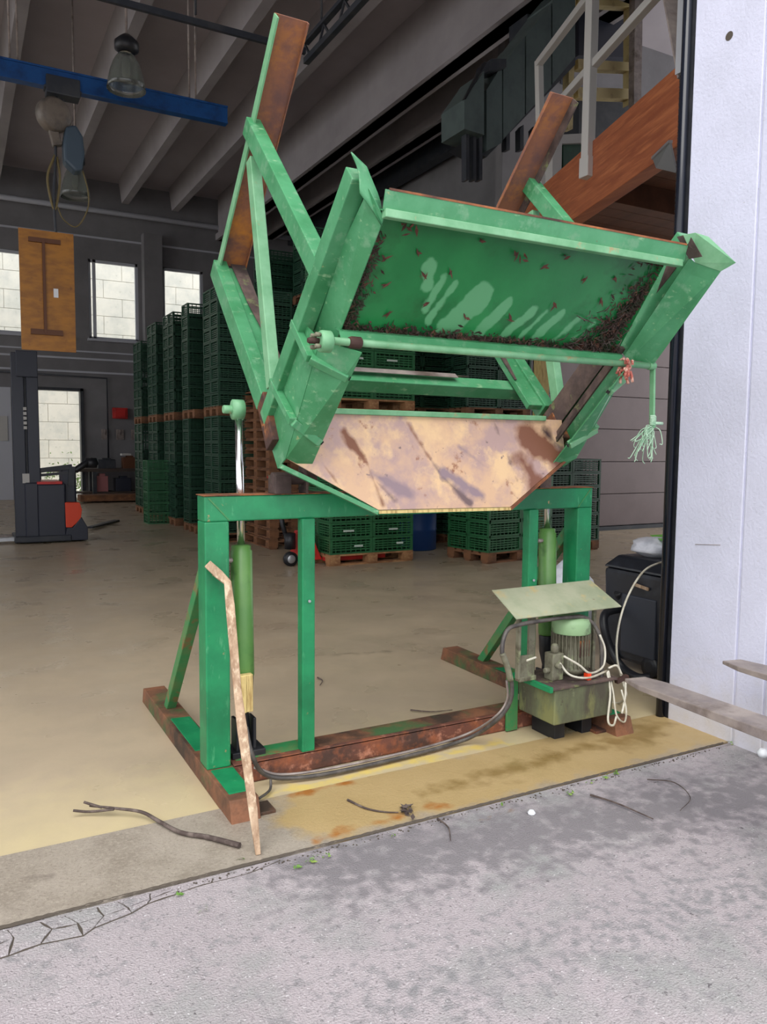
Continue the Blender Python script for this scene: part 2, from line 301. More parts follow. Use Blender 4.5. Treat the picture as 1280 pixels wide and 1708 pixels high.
for y in (3.3, 7.3, 11.3, 15.3, 19.3, 23.0): box(bm, -6.7, -6.5, y-.15, y+.15, 1.0, 8.2)
struct('wall_left', bm, M['greywall'])
bm = NB(); box(bm, -30, -6.7, 2.6, 45, -.3, -.02); struct('bounce_yard', bm, M['outwall'])  # unseen pale ground added to bounce light up onto the ceiling
# back wall with window band and door opening (pieces around the openings)
BY0, BY1 = 23.0, 23.25
wins = [(-3.6, 2.86), (3.30, 4.62), (5.3, 6.46)]; zb, zt = 4.36, 6.5
bm = NB()
box(bm, -14, 14, BY0, BY1, zt, 8.6); box(bm, -14, 1.75, BY0, BY1, 0, zb); box(bm, 3.1, 14, BY0, BY1, 0, zb); box(bm, 1.75, 3.1, BY0, BY1, 3.0, zb)
xs = [-14] + [v for a in wins for v in a] + [14]
for i in range(0, len(xs), 2): box(bm, xs[i], xs[i+1], BY0, BY1, zb, zt)
wall_back = struct('wall_back', bm, M['greywall'])
for z, h in ((3.78, .05), (3.98, .04), (7.05, .05), (3.42, .05)):
    bm = NB(); box(bm, -14, 14, BY0-.03, BY0, z, z+h); struct('trim_1', bm, M['frame'], wall_back)
bm = NB(); box(bm, 4.72, 5.22, BY0-.35, BY0, 0, 7.3); struct('wall_pilaster', bm, M['greywall'], wall_back)
bm = NB(); tube(bm, [(-10, 22.7, 7.72), (14, 22.7, 7.72)], .07, 10); struct('ceiling_pipe', bm, M['frame'])
for i, (a, b) in enumerate(wins):
    fr = NB(); t = .07
    for x in (a, b-t): box(fr, x, x+t, BY0+.05, BY0+.15, zb, zt)
    box(fr, a, b, BY0+.05, BY0+.15, zb, zb+t); box(fr, a, b, BY0+.05, BY0+.15, zt-t, zt)
    if i == 0:
        for x in (-1.4, .75, ): box(fr, x-.05, x+.05, BY0+.05, BY0+.15, zb, zt)
    if i == 1: box(fr, 3.42, 3.5, BY0+.05, BY0+.15, zb, zt)
    wo = struct('window_%d' % (i+1), fr, M['frame'])
    g = NB(); box(g, a+.03, b-.03, BY0+.09, BY0+.10, zb+.03, zt-.03); obj('pane', g, M['glass'], wo)
    s = NB(); box(s, a-.05, b+.05, BY0-.12, BY0+.05, zb-.06, zb); obj('window_sill', s, M['frame'], wo)
bm = NB()
for x in (1.75, 3.02): box(bm, x, x+.08, BY0-.06, BY1, 0, 3.0)
box(bm, 1.75, 3.1, BY0-.06, BY1, 2.92, 3.0); struct('door_1', bm, M['darkmet'])
# behind the building: bright block wall, yard and weeds
bm = NB(); box(bm, -20, 20, 23.25, 45, -.3, -.02); struct('yard', bm, M['outwall'])
bw = NB(); box(bw, -14, 14, 29.3, 29.5, -.3, 9.6); bw = struct('block_wall', bw, M['outwall'])
proto = None
for r in range(16):
    for c in range(10):
        x = -3.5 + c*1.26 + (.63 if r % 2 else 0); z = -.25 + r*.62
        if proto is None:
            b = NB(); box(b, x+.004, x+1.252, 29.26, 29.3, z+.004, z+.612); proto = obj('block', b, M['outwall'], bw, bevel=.01)
        else:
            d = proto.copy(); COL.objects.link(d); d.parent = bw; d.location = Vector((x+.628, 29.28, z+.004)) - ORG[bw]
# interior right wall and the grey sectional door
bm = NB(); box(bm, 9.5, 9.7, 10.8, 23.0, 0, 8.6); struct('wall_right', bm, M['greywall'])
bm = NB(); box(bm, 7.9, 8.9, 10.62, 10.8, 0, 8.6); box(bm, 8.9, 14, 10.62, 10.8, 4.2, 8.6); dw = struct('wall_right', bm, M['greywall'])
b = NB()
for k in range(8): box(b, 7.93+k*.12, 7.99+k*.12, 10.58, 10.62, 0, 4.0)
struct('trim_2', b, M['greywall'], dw)
d2 = NB(); box(d2, 8.9, 14, 10.70, 10.76, 0, 4.2); box(d2, 8.9, 14, 10.60, 10.68, 0, .07, 0); d2 = struct('door_2', d2, M['darkmet'])
for k in range(7):
    b = NB(); box(b, 8.92, 13.98, 10.64, 10.70, .08+k*.59, .08+k*.59+.58); obj('door_panel', b, M['gdoor'], d2, bevel=.008)

# door seal, chain and guide on the jamb
t = empty('door_seal', (3.40, 3.02, 0), 'glossy black rubber seal tube standing up the edge of the white wall', 'door seal')
b = NB(); tube(b, [(3.425, 3.03, .0), (3.425, 3.03, 5.3)], .024, 14); obj('seal_tube', b, M['gloss'], t)
b = NB(); box(b, 3.437, 3.452, 2.987, 3.045, 0, 5.35); obj('backing_strip', b, M['black'], t)
t = empty('door_guide', (3.34, 3.12, 3.3), 'light grey steel door guide ending beside the glossy seal', 'guide rail')
b = NB(); p = at(1139, 125, Y=3.12); box(b, p.x-.028, p.x+.025, 3.10, 3.13, p.z, 5.35); box(b, p.x-.035, p.x-.03, 3.07, 3.14, p.z, 5.35); box(b, p.x+.025, p.x+.03, 3.07, 3.14, p.z, 5.35); gd = obj('guide_profile', b, M['alu'], t)
ch = empty('door_chain', (3.32, 3.1, 2.8), 'dark roller chain hanging beside the light grey door guide', 'chain')
b = NB()
k = 0; z = 2.3
while z < 5.3:
    x = 3.335 + .018*math.sin(0) ; q = at(1131, 300, Y=3.16).x - .002*(z-3)
    lathe(b, (q, 3.16, z), [(.009, -.008), (.011, 0), (.009, .008)], 6, (0, 1, 0)); box(b, q-.003, q+.003, 3.15, 3.17, z, z+.028); z += .03
obj('chain_links', b, M['black'], ch, kind='stuff')
b = NB(); p0 = at(1131, 130, Y=3.25); p1 = at(1100, -40, Y=3.6); plate(b, [p0, p0+Vector((.04,0,0)), p1+Vector((.25,0,.1)), p1], .01); tag(obj('door_bracket', b, M['steel']), 'grey steel bracket running up behind the door chain', 'bracket')

# cracked asphalt along the joint: separate fragments with dark gaps
gx = [-.06, .03, .11, .19, .27, .35, .44, .52, .60]
G = {}
for i, x in enumerate(gx):
    lo = 2.578 - .125 + .085*max(0, (x-.28))/.32
    for k in range(3):
        G[i, k] = Vector((x+(R_.uniform(-.025,.025)), lo+(2.574-lo)*k/2 + (R_.uniform(-.014,.014) if k < 2 else 0), 0))
bed = NB(); ring = [G[i,0]+Vector((0,-.004,0)) for i in range(9)] + [G[8,2], G[0,2]]; v0 = [bed.verts.new(p+Vector((0,0,-.01))) for p in ring]; v1 = [bed.verts.new(p+Vector((0,0,.0012))) for p in ring]
bed.faces.new(v1)
for k in range(len(ring)): bed.faces.new([v0[k], v0[(k+1)%len(ring)], v1[(k+1)%len(ring)], v1[k]])
struct('crack_bed', bed, M['crack'], ground)
for i in range(8):
    for k in range(2):
        c4 = [G[i,k], G[i+1,k], G[i+1,k+1], G[i,k+1]]; pts = []
        for p, q in zip(c4, c4[1:]+c4[:1]): pts += [p, (p+q)/2 + Vector((R_.uniform(-.003,.003), R_.uniform(-.003,.003), 0))]
        cen = sum(pts, Vector())/8; h = R_.uniform(.003, .006)
        pts = [p + (cen-p).normalized()*R_.uniform(.0015,.004) for p in pts]
        q = NB(); v0 = [q.verts.new((p.x, p.y, -.01)) for p in pts]; v1 = [q.verts.new((p.x, p.y, h)) for p in pts]
        q.faces.new(v0[::-1]); q.faces.new(v1)
        for m in range(8): q.faces.new([v0[m], v0[(m+1)%8], v1[(m+1)%8], v1[m]])
        obj('asphalt_fragment', q, M['asphalt'], ground, bevel=.0015)
b = NB()
for path in ([(.60,2.53),(.7,2.545),(.85,2.55),(.98,2.57)], [(.72,2.545),(.74,2.575)], [(.88,2.55),(.9,2.575)]):
    pts = spline([(x+R_.uniform(-.006,.006), y+R_.uniform(-.006,.006), .0) for x, y in path], 4)
    for p0, p1 in zip(pts, pts[1:]): bar(b, p0, p1, R_.uniform(.002,.005), .002, (0,1,0))
struct('crack_line', b, M['crack'], ground)

# ---------------------------------------------------------------- the bin tipper
CX = 2.11
def mx(p): return Vector((2*CX - p[0], p[1], p[2]))
T = empty('bin_tipper', (CX, 3.5, 0), 'tall green steel bin tipper with rusty tipping cradle in the doorway', 'tipping machine')
# feet
for s in (0, 1):
    dx = 2.062 if s else 0
    b = NB(); y0, y1 = 2.93, 4.60
    pr = [(y0-.03, 0), (y0, .09), (y1-.03, .09), (y1, .0)]
    va = [b.verts.new((.908+dx, y, z)) for y, z in pr]; vb = [b.verts.new((1.03+dx, y, z)) for y, z in pr]
    b.faces.new(va); b.faces.new(vb[::-1])
    for i in range(4): b.faces.new([va[i], vb[i], vb[(i+1)%4], va[(i+1)%4]])
    ft = obj('foot_beam', b, M['foot'], T, bevel=.004)
    for (ya, yb) in ((2.99, 3.25), (3.50, 3.98)):
        b = NB(); hexa(b, [(.925+dx,ya,.0902),(1.022+dx,ya,.0902),(1.022+dx,yb,.0902),(.925+dx,yb,.0902),(.925+dx,ya+.01,.0935),(1.015+dx,ya,.0935),(1.022+dx,yb-.02,.0935),(.93+dx,yb,.0935)]); obj('paint_strip', b, M['portal'], ft, label='bright green painted top')
    if not s:
        b = NB(); box(b, 1.03, 1.10, 2.92, 3.02, .006, .02); obj('foot_flange', b, M['foot'], ft, bevel=.003)
b = NB(); box(b, 3.0, 3.11, 3.0, 3.1, .0, .075); box(b, 2.9, 3.13, 2.98, 3.1, .0, .02); obj('foot_bracket', b, M['rust'], T, bevel=.003)
for s in (0, 1):
    X_ = 3.035 if s else .97
    b = NB(); bar(b, (X_, 4.19, .08), (X_, 3.36, 1.06), .05, .055); obj('brace', b, M['portalold'], T, bevel=.004)
# crossbeam: rusty channel, web facing the street
b = NB(); box(b, 1.03, 2.97, 3.25, 3.262, .003, .095); box(b, 1.03, 2.97, 3.25, 3.40, .085, .096); box(b, 1.03, 2.97, 3.25, 3.40, .002, .010)
obj('crossbeam', b, M['crossb'], T, bevel=.003)
b = NB(); box(b, 1.05, 1.40, 3.29, 3.40, .0965, .099); obj('crossbeam_paint', b, M['portalold'], T)
b = NB(); box(b, 1.45, 2.95, 3.275, 3.395, .0965, .098); obj('crossbeam_top', b, M['foot'], T)
XF = Matrix.Translation((0, 0, .078)) @ Matrix.Scale(.948, 4)
# portal
for s in (0, 1):
    x0, x1 = (.962, 1.075) if not s else (3.15, 3.258)
    b = NB(); box(b, x0, x1, 3.44, 3.56, .0125, 1.155); obj('portal_post', b, M['portal'], T, bevel=.006)
    x0, x1 = (1.425, 1.492) if not s else (2.785, 2.85)
    b = NB(); box(b, x0, x1, 3.425, 3.485, .018, 1.155); ip = obj('inner_post', b, M['portal'], T, bevel=.005)
    b = NB(); lathe(b, ((x0+x1)/2, 3.42, .76), [(.007, 0), (.007, .008)], 8, (0,-1,0)); obj('bolt', b, M['alu'], ip)
b = NB(); hexa(b, [(.962,3.44,1.155),(3.258,3.44,1.155),(3.258,3.56,1.155),(.962,3.56,1.155),(.962,3.44,1.27),(3.258,3.44,1.272),(3.258,3.56,1.272),(.962,3.56,1.27)]); tb = obj('top_beam', b, M['portal'], T, bevel=.006)
b = NB(); box(b, .958, 3.262, 3.436, 3.565, 1.271, 1.2745); obj('rusty_top_edge', b, M['rust'], tb)
for x0, z0, x1, z1 in ((.98, 1.262, 1.075, 1.16), (3.24, 1.262, 3.15, 1.16)):
    b = NB(); bar(b, (x0, 3.4395, z0), (x1, 3.4395, z1), .005, .006, (0,1,0)); obj('weld_seam', b, M['portalold'], tb)
# hydraulic cylinders: on the crossbeam behind the top beam
for s in (0, 1):
    X0 = 1.172 if not s else 3.035
    yb = 3.545; zt_ = 1.02
    top = Vector((1.175, 3.60, 1.665)) if not s else Vector((3.045, 3.60, 1.55))
    base = Vector((X0, yb, .40)); d = (top-base).normalized()
    b = NB(); lathe(b, base, [(.05,-.0),(.052,.01),(.052,.60),(.046,.605),(.046,.625),(.03,.63)], 22, d)
    cy = obj('hydraulic_cylinder', b, M['cyl'], T, label='olive green cylinder barrel')
    b = NB(); tube(b, [base + d*.6, top - d*.03], .0185, 16); obj('piston_rod', b, M['chrome'], cy, label='bright chrome rod')
    b = NB(); lathe(b, base - Vector((0,0,.02)), [(.03,-.33),(.034,-.28),(.026,-.16),(.045,-.08),(.05,.02)], 14); box(b, X0-.075, X0+.09, yb-.06, yb+.07, .02, .05); box(b, X0-.05, X0-.035, yb-.04, yb+.04, .05, .2); box(b, X0+.035, X0+.05, yb-.04, yb+.04, .05, .2)
    obj('clevis', b, M['black'], cy, bevel=.003)
    b = NB(); lathe(b, top - Vector((.03,0,0)), [(.022,-.004),(.048,0),(.048,.05),(.022,.054)], 18, (1,0,0)); lathe(b, top, [(.018,-.075),(.02,-.07),(.02,.02)], 12, (1,0,0)); bar(b, top-d*.05, top-d*.02, .03, .03)
    obj('rod_eye', b, M['grime'] if s else M['pale'], cy)
    b = NB(); lathe(b, base + d*.56 + Vector((-.06, -.01, 0)), [(.008,-.02),(.012,-.015),(.012,.02)], 8, (1,0,0)); obj('hose_port', b, M['steel'], cy)
b = NB(); box(b, 1.118, 1.19, 3.455, 3.49, .25, .43); bar(b, (1.14,3.452,.25), (1.14,3.452,.43), .03, .008); wk = obj('wood_packing', b, M['yellowwood'], T, bevel=.004, label='split yellow wood block wedged by the cylinder')
# --- cradle. YZ profile in the plane of the side frames
def both(fn):
    for s in (0, 1):
        fn((lambda *p: mx(p)) if s else (lambda *p: Vector(p)), s)
U = Vector((0, -.711, .703)); V = Vector((0, .703, .711))
def side_frame(f, s):
    X = 1.275
    def m_(name, p0, p1, w, h, mm, par=T, x=X, **k):
        b = NB(); bar(b, f(x, *p0), f(x, *p1), w, h); return obj(name, b, mm, par, bevel=.004, **k)
    m_('cradle_rail', (3.465, 1.62), (2.56, 2.455), .068, .080, M['cradle'])
    m_('truss_diagonal', (3.69, 3.00), (2.88, 2.19), .07, .085, M['cradle'])
    m_('truss_strut', (3.665, 2.84), (3.40, 1.76), .052, .062, M['pale'])
    a = m_('fork_arm', (4.24, 2.45), (3.50, 1.70), .072, .10, M['cradle'])
    # inner shelf of the arm, green low down and rusty further up
    b = NB(); bar(b, f(1.355, 4.20, 2.435), f(1.355, 3.50, 1.725), .10, .035); obj('arm_shelf', b, M['cradle'], a, bevel=.003)
    b = NB(); plate(b, [f(1.33, 4.195, 2.4685), f(1.41, 4.195, 2.4685), f(1.41, 3.62, 1.885), f(1.395, 3.62, 1.885), f(1.345, 3.95, 2.22)], .004); obj('arm_shelf_wear', b, M['drust'], a, label='worn rusty strip on the arm')
    # rear upright channel: web facing the bin, flange on the outside
    pts = [(4.23, 2.47), (3.70, 2.99), (3.355, 3.358)]
    b = NB()
    for (y0, z0), (y1, z1) in zip(pts, pts[1:]):
        bar(b, f(1.345, y0, z0), f(1.345, y1, z1), .155, .008)
    c = obj('fork_channel', b, M['orust'], T, label='rust orange inner face of the upright channel')
    b = NB()
    for (y0, z0), (y1, z1) in zip(pts, pts[1:]):
        o = Vector((0, -.02, -.02)); bar(b, f(1.268, y0, z0)+o, f(1.268, y1, z1)+o, .008, .055)
    obj('channel_flange', b, M['pale'] if not s else M['drust'], c)
    b = NB(); bar(b, f(1.42, 4.23, 2.47)+Vector((0,-.008,-.008)), f(1.42, 3.355, 3.358)+Vector((0,-.008,-.008)), .006, .02); obj('channel_lip', b, M['orust'], c)
    # rusty heel where rail and arm meet
    b = NB(); bar(b, f(1.262, 3.50, 1.72), f(1.262, 3.37, 1.50), .04, .10); bar(b, f(1.30, 3.44, 1.66), f(1.30, 3.34, 1.52), .05, .12); obj('heel_plate', b, M['rust'], T, bevel=.004)
    # pivot lug over the top beam
    b = NB(); box(b, f(1.33,0,0).x-.04, f(1.33,0,0).x+.04, 3.42, 3.52, 1.275, 1.36); box(b, f(1.45,0,0).x-.006, f(1.45,0,0).x+.006, 3.42, 3.52, 1.275, 1.42); lathe(b, f(1.29, 3.47, 1.345), [(.03,0),(.03,.22)] if not s else [(.03,-.22),(.03,0)], 14, (1,0,0)); obj('pivot_bearing', b, M['drust'], T, bevel=.003)
both(side_frame)
# inside faces of the front rails carry grime on the right
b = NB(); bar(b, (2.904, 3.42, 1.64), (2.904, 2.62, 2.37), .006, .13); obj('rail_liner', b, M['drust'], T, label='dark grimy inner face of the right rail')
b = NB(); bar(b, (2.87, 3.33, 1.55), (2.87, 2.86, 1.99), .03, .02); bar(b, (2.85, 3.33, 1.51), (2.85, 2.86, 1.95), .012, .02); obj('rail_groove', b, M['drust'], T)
# lower side plates: rear part flat, front part folded in, two square ribs
def lower_plate(f, s):
    O = 1.275; I = 1.41
    b = NB()
    rear = [f(O, 3.10, 2.005), f(O, 2.86, 1.925), f(O, 2.936, 1.843), f(O, 3.173, 1.585), f(O, 3.243, 1.442), f(O, 3.34, 1.40), f(O, 3.47, 1.55), f(O, 3.40, 1.70)]
    rear = [f(O, 3.10, 2.03), f(O, 2.88, 1.915), f(O, 3.245, 1.445), f(O, 3.345, 1.395), f(O, 3.475, 1.55)]
    front = [f(O, 2.88, 1.915), f(I, 2.785, 1.865), f(I, 3.30, 1.392), f(O, 3.245, 1.445)]
    plate(b, rear, .006); plate(b, front, .006)
    pl = obj('side_plate', b, M['cradle'], T)
    for (a, m, e) in (((3.11,2.01),(2.935,1.845),(2.885,1.775)), ((3.365,1.785),(3.12,1.60),(3.165,1.515))):
        b = NB(); bar(b, f(O-.02, *a), f(O-.02, *m), .034, .034); bar(b, f(O-.02, *m), f(I-.012, *e), .034, .034); 
        obj('rib', b, M['pale'] if s else M['cradle'], pl, bevel=.003)
        b = NB(); p = f(I-.003, *e); q = (f(I-.006, *e) - f(O-.017, *m)).normalized(); bar(b, p, p + q*.004, .018, .018); obj('rib_opening', b, M['black'], pl)
    # upper folded flange along the flap
    b = NB(); br = f(1.36, 2.90, 1.93); tr = f(1.36, 2.52, 2.305)
    if s: tl = at(1203,452,Y=2.42); bl = at(1092,606,Y=2.79); tr = at(1160,438,Y=2.49); br = at(1050,600,Y=2.84); o_ = Vector((-.012,.01,0)); plate(b, [tr, br, br+Vector((-.03,.005,.02)), tr+Vector((-.03,.005,.02))], .006)
    else: tl = f(1.30, 2.52, 2.40); bl = f(1.30, 3.10, 1.99)
    plate(b, [tl, bl, br, tr], .005); plate(b, [tr, br, br+Vector((-.02 if s else -.015, .10, .09)), tr+Vector((-.02 if s else -.015, .10, .09))], .004)
    fl = obj('side_flange', b, M['cradle'], T)
both(lower_plate)
# torn ears at the tops of the flanges
b = NB(); N_ = 7
rowsA = spline([at(600,322,X=1.25), at(597,285,X=1.25), at(585,254,X=1.22)], 4); rowsB = spline([at(637,378,X=1.36), at(634,335,X=1.355), at(612,278,X=1.30)], 4)
mid = [ (a+c)/2 + Vector((.02,.02,0)) for a, c in zip(rowsA, rowsB)]
g = [[b.verts.new(p) for p in (a, m, c)] for a, m, c in zip(rowsA, mid, rowsB)]
for i in range(len(g)-1):
    for j in range(2): b.faces.new([g[i][j], g[i][j+1], g[i+1][j+1], g[i+1][j]])
o = obj('torn_ear', b, M['cradle'], T, smooth=True); sm = o.modifiers.new('s', 'SOLIDIFY'); sm.thickness = .004
b = NB()
P_ = [at(1140,392,X=2.84), at(1160,388,X=2.88), at(1182,395,X=2.95), at(1228,438,X=3.03), at(1203,452,Y=2.42), at(1160,438,Y=2.49)]
q = [b.verts.new(p) for p in P_]; b.faces.new([q[0], q[1], q[5]]); b.faces.new([q[1], q[2], q[3], q[5]]); b.faces.new([q[5], q[3], q[4]])
o = obj('folded_ear', b, M['pale'], T); sm = o.modifiers.new('s', 'SOLIDIFY'); sm.thickness = .004
b = NB(); plate(b, [at(1130,395,X=2.86), at(1150,390,X=2.87), at(1172,428,X=2.87), at(1150,432,X=2.87)], .004); obj('ear_gusset', b, M['drust'], T)
# flap
xl, xr = 1.362, 2.858
b = NB()
prof = [(2.835, 1.922), (2.85, 1.950), (2.895, 1.968), (2.60, 2.36), (2.505, 2.33), (2.485, 2.395)]
def strip(b, p, q, x0=xl-.015, x1=xr+.01, t=.005): plate(b, [(x0, *p), (x1, *p), (x1, *q), (x0, *q)], t)
strip(b, prof[2], prof[3]); flap = obj('flap', b, M['flap'], T, label='dark green flap sheet with pale runs')
b = NB(); strip(b, prof[0], prof[1], xl-.02, xr); strip(b, prof[1], prof[2]); obj('bottom_lip', b, M['cradle'], flap)
b = NB(); strip(b, prof[3], prof[4]); strip(b, prof[4], prof[5]); obj('rim_plate', b, M['cradle'], flap)
b = NB(); bar(b, (xl-.01, 2.505, 2.318), (xr-.01, 2.505, 2.318), .03, .032, (0,0,1)); obj('rim_bar', b, M['pale'], flap, bevel=.003)
b = NB(); bar(b, (xl, 2.484, 2.397), (xr, 2.484, 2.397), .008, .006, (0,0,1)); obj('rusty_rim_edge', b, M['rust'], flap)
# shaft, bracket and lever
b = NB(); tube(b, [(1.30, 2.81, 1.905), (3.02, 2.81, 1.905)], .0155, 14); sh = obj('flap_shaft', b, M['pale'], T, label='pale green hinge shaft')
b = NB(); lathe(b, (1.365, 2.81, 1.905), [(.02,0),(.024,.01),(.024,.05),(.018,.055)], 12, (1,0,0)); obj('shaft_collar', b, M['rust'], sh)
b = NB(); lathe(b, (1.215, 2.76, 1.893), [(.036,0),(.042,.01),(.042,.045),(.036,.05)], 18, (1,0,0)); br_ = obj('bearing_flange', b, M['pale'], T)
for k in range(4):
    a = math.pi*(.25+.5*k); b = NB(); lathe(b, (1.195, 2.76+.03*math.cos(a), 1.893+.03*math.sin(a)), [(.007,-.004),(.009,0),(.009,.014),(.006,.015),(.006,.04)], 6, (1,0,0)); obj('bolt', b, M['grime'], br_)
b = NB(); lathe(b, (1.17, 2.76, 1.893), [(.009,0),(.012,.006),(.012,.05)], 8, (1,0,0)); obj('centre_nut', b, M['yellowwood'] if 0 else M['rust'], br_)
lv = at(1097, 612, X=3.03)
b = NB(); tube(b, [(3.0, 2.81, 1.905), (3.04, 2.81, 1.905)], .02, 12); bar(b, (3.035, 2.815, 1.905), (3.035, 2.805, 1.60), .012, .03); obj('flap_lever', b, M['pale'], T, bevel=.003)
b = NB()
for k in range(26):
    p = Vector((2.835+R_.uniform(-.03,.02), 2.80+R_.uniform(-.03,.02), 1.90+R_.uniform(-.04,.03))); q = p + Vector((R_.uniform(-.03,.03), R_.uniform(-.03,.03), R_.uniform(-.06,.01)))
    tube(b, [p, (p+q)/2+Vector((.006,.004,.004)), q], .007, 5)
tag(obj('rag', b, M['pink']), 'red and pink frayed rag wound round the right end of the hinge shaft', 'rag')
b = NB()
for k in range(34):
    h = Vector((3.035+R_.uniform(-.01,.012), 2.80+R_.uniform(-.008,.008), 1.615-R_.uniform(0,.02)))
    e = h + Vector((R_.uniform(-.13,.03), R_.uniform(-.04,.04), -R_.uniform(.03,.16)))
    m_ = (h+e)/2 + Vector((R_.uniform(-.03,.02), 0, R_.uniform(-.01,.03)))
    tube(b, spline([h, m_, e, e+Vector((R_.uniform(-.02,.02),0,-R_.uniform(0,.03)))], 3), .0022, 4)
for k in range(6): tube(b, [(3.035, 2.79, 1.66-k*.008), (3.055, 2.80, 1.655-k*.008), (3.035, 2.82, 1.66-k*.008), (3.02, 2.80, 1.66-k*.008), (3.035, 2.79, 1.66-k*.008)], .005, 5)
tube(b, [(3.03,2.80,1.625),(3.10,2.80,1.625)], .008, 6)
tag(obj('frayed_strap', b, M['rope']), 'frayed pale green strap knotted on the end of the hanging lever', 'strap')
# back beam and chute
b = NB(); bar(b, (1.30, 3.70, 1.84), (2.92, 3.70, 1.83), .085, .075, (0,.75,.66)); bb = obj('back_beam', b, M['cradle'], T, bevel=.004)
b = NB(); plate(b, [(1.40,3.70,1.901),(2.55,3.70,1.896),(2.5,3.755,1.86),(1.40,3.755,1.87)], .003); obj('worn_top', b, M['drust'], bb)
b = NB(); plate(b, [(1.33,3.655,1.885),(2.45,3.655,1.880),(2.45,3.69,1.904),(1.33,3.69,1.908)], .003); obj('worn_edge', b, M['steel'], bb)
# back uprights seen behind the beam, joining arms
cs = [(1.36, 3.32, 1.655), (2.90, 3.32, 1.648), (2.895, 3.22, 1.442), (2.50, 3.235, 1.195), (1.725, 3.235, 1.205), (1.30, 3.19, 1.435)]
def chute_pt(x, z): return (x, 3.225 + (z-1.2)*.21, z)
cs = [chute_pt(1.33, 1.655), chute_pt(2.90, 1.650), chute_pt(2.895, 1.442), chute_pt(2.49, 1.195), chute_pt(1.725, 1.203), chute_pt(1.29, 1.44)]
b = NB(); plate(b, cs, .006); chu = obj('chute', b, M['chute'], T, label='pale sheet chute streaked with rust')
b = NB(); bar(b, Vector(chute_pt(1.26, 1.42))+Vector((0,.012,-.012)), Vector(chute_pt(1.725,1.19))+Vector((0,.012,0)), .03, .02, (0,1,0)); obj('chute_edge', b, M['cradle'], chu)
b = NB(); bar(b, Vector(chute_pt(1.725, 1.193)), Vector(chute_pt(2.49,1.186)), .02, .014, (0,1,0)); obj('chute_lip', b, M['yellowwood'], chu)
b = NB(); bar(b, Vector(chute_pt(2.49, 1.185)), Vector(chute_pt(2.90,1.435)), .02, .014, (0,1,0)); obj('chute_lip', b, M['rust'], chu)
b = NB(); bar(b, Vector(chute_pt(1.33, 1.66)), Vector(chute_pt(2.78,1.656)), .04, .026, (0,1,0)); obj('chute_top_bar', b, M['pale'], chu, bevel=.003)

# leaf litter on the flap
def leaf(b, p, n, L, W, ang, mi=0):
    n = Vector(n).normalized(); a = n.orthogonal().normalized(); c = n.cross(a); d = a*math.cos(ang)+c*math.sin(ang); e = n.cross(d); p = Vector(p)
    v = [b.verts.new(q) for q in (p-d*L/2, p+e*W/2+n*.004, p+d*L/2+n*.006, p-e*W/2+n*.003)]
    b.faces.new(v).material_index = mi
nf = Vector((0, -.815, -.58)); 
def fp(x, t): # t 0 bottom .. 1 top on the flap sheet
    return Vector((x, 2.895 + (2.60-2.895)*t, 1.968 + (2.36-1.968)*t)) + nf*.006
b = NB()
for k in range(2200):
    r = R_.random()
    if r < .40: x = R_.uniform(xl+.01, xr-.01); t = abs(R_.gauss(0, .035))+.01
    elif r < .85: x = xr - .015 - abs(R_.gauss(0, .07)); t = min(.92, abs(R_.gauss(.3, .28)))+.02; x -= max(0,(.5-t))*R_.uniform(0,.45)
    else: x = xl + .01 + abs(R_.gauss(0, .03)); t = R_.uniform(.02, .85)
    if x < xl or x > xr: continue
    leaf(b, fp(x, t)+nf*R_.uniform(0,.012), nf+Vector((R_.uniform(-.6,.6), R_.uniform(-.6,.6), R_.uniform(-.6,.6))), R_.uniform(.014,.042), R_.uniform(.004,.012), R_.uniform(0,6.3))
tag(obj('leaf_litter', b, M['litter']), 'wet brown leaf litter caught along the bottom and ends of the green flap', 'leaf litter', kind='stuff')
b = NB()
for k in range(46):
    t = abs(R_.gauss(.12,.16))+.02; x = R_.uniform(2.5, 2.84); p = fp(x, t)+nf*.01; q = p + Vector((R_.uniform(-.08,.07), 0, R_.uniform(-.03,.07))); q = fp(min(q.x, 2.85), max(.02,min(.9,(q.z-1.975)/.385))) + nf*R_.uniform(.005,.035)
    tube(b, [p, (p+q)/2+nf*.012, q], .0018, 4)
tag(obj('twig_tangle', b, M['bark']), 'tangle of thin grey twigs in the lower right corner of the green flap', 'twigs', kind='stuff')
spots = [(1.52,.90),(1.60,.72),(1.66,.55),(1.70,.30),(1.78,.60),(1.50,.42),(1.56,.18),(1.92,.22),(2.06,.82),(2.22,.76),(2.45,.70),(2.62,.74),(2.60,.52),(2.35,.42),(1.85,.90),(2.15,.25),(2.30,.88),(1.46,.66),(2.70,.35)]
for i, (x, t) in enumerate(spots):
    b = NB(); p = fp(x, t); a = R_.uniform(0, 6.3); cnt = 3 if i in (0, 8) else 1
    for k in range(cnt*2): leaf(b, p+Vector((R_.uniform(-.012,.012)*cnt, 0, R_.uniform(-.006,.006)*cnt))+nf*.004*k, nf+Vector((R_.uniform(-.3,.3),0,R_.uniform(-.3,.3))), R_.uniform(.028,.055), R_.uniform(.008,.015), a+k*.8)
    tag(obj('dead_leaf', b, M['leaf']), 'small curled dead leaf stuck on the dark green flap', 'leaf', 'dead leaves stuck on the flap')

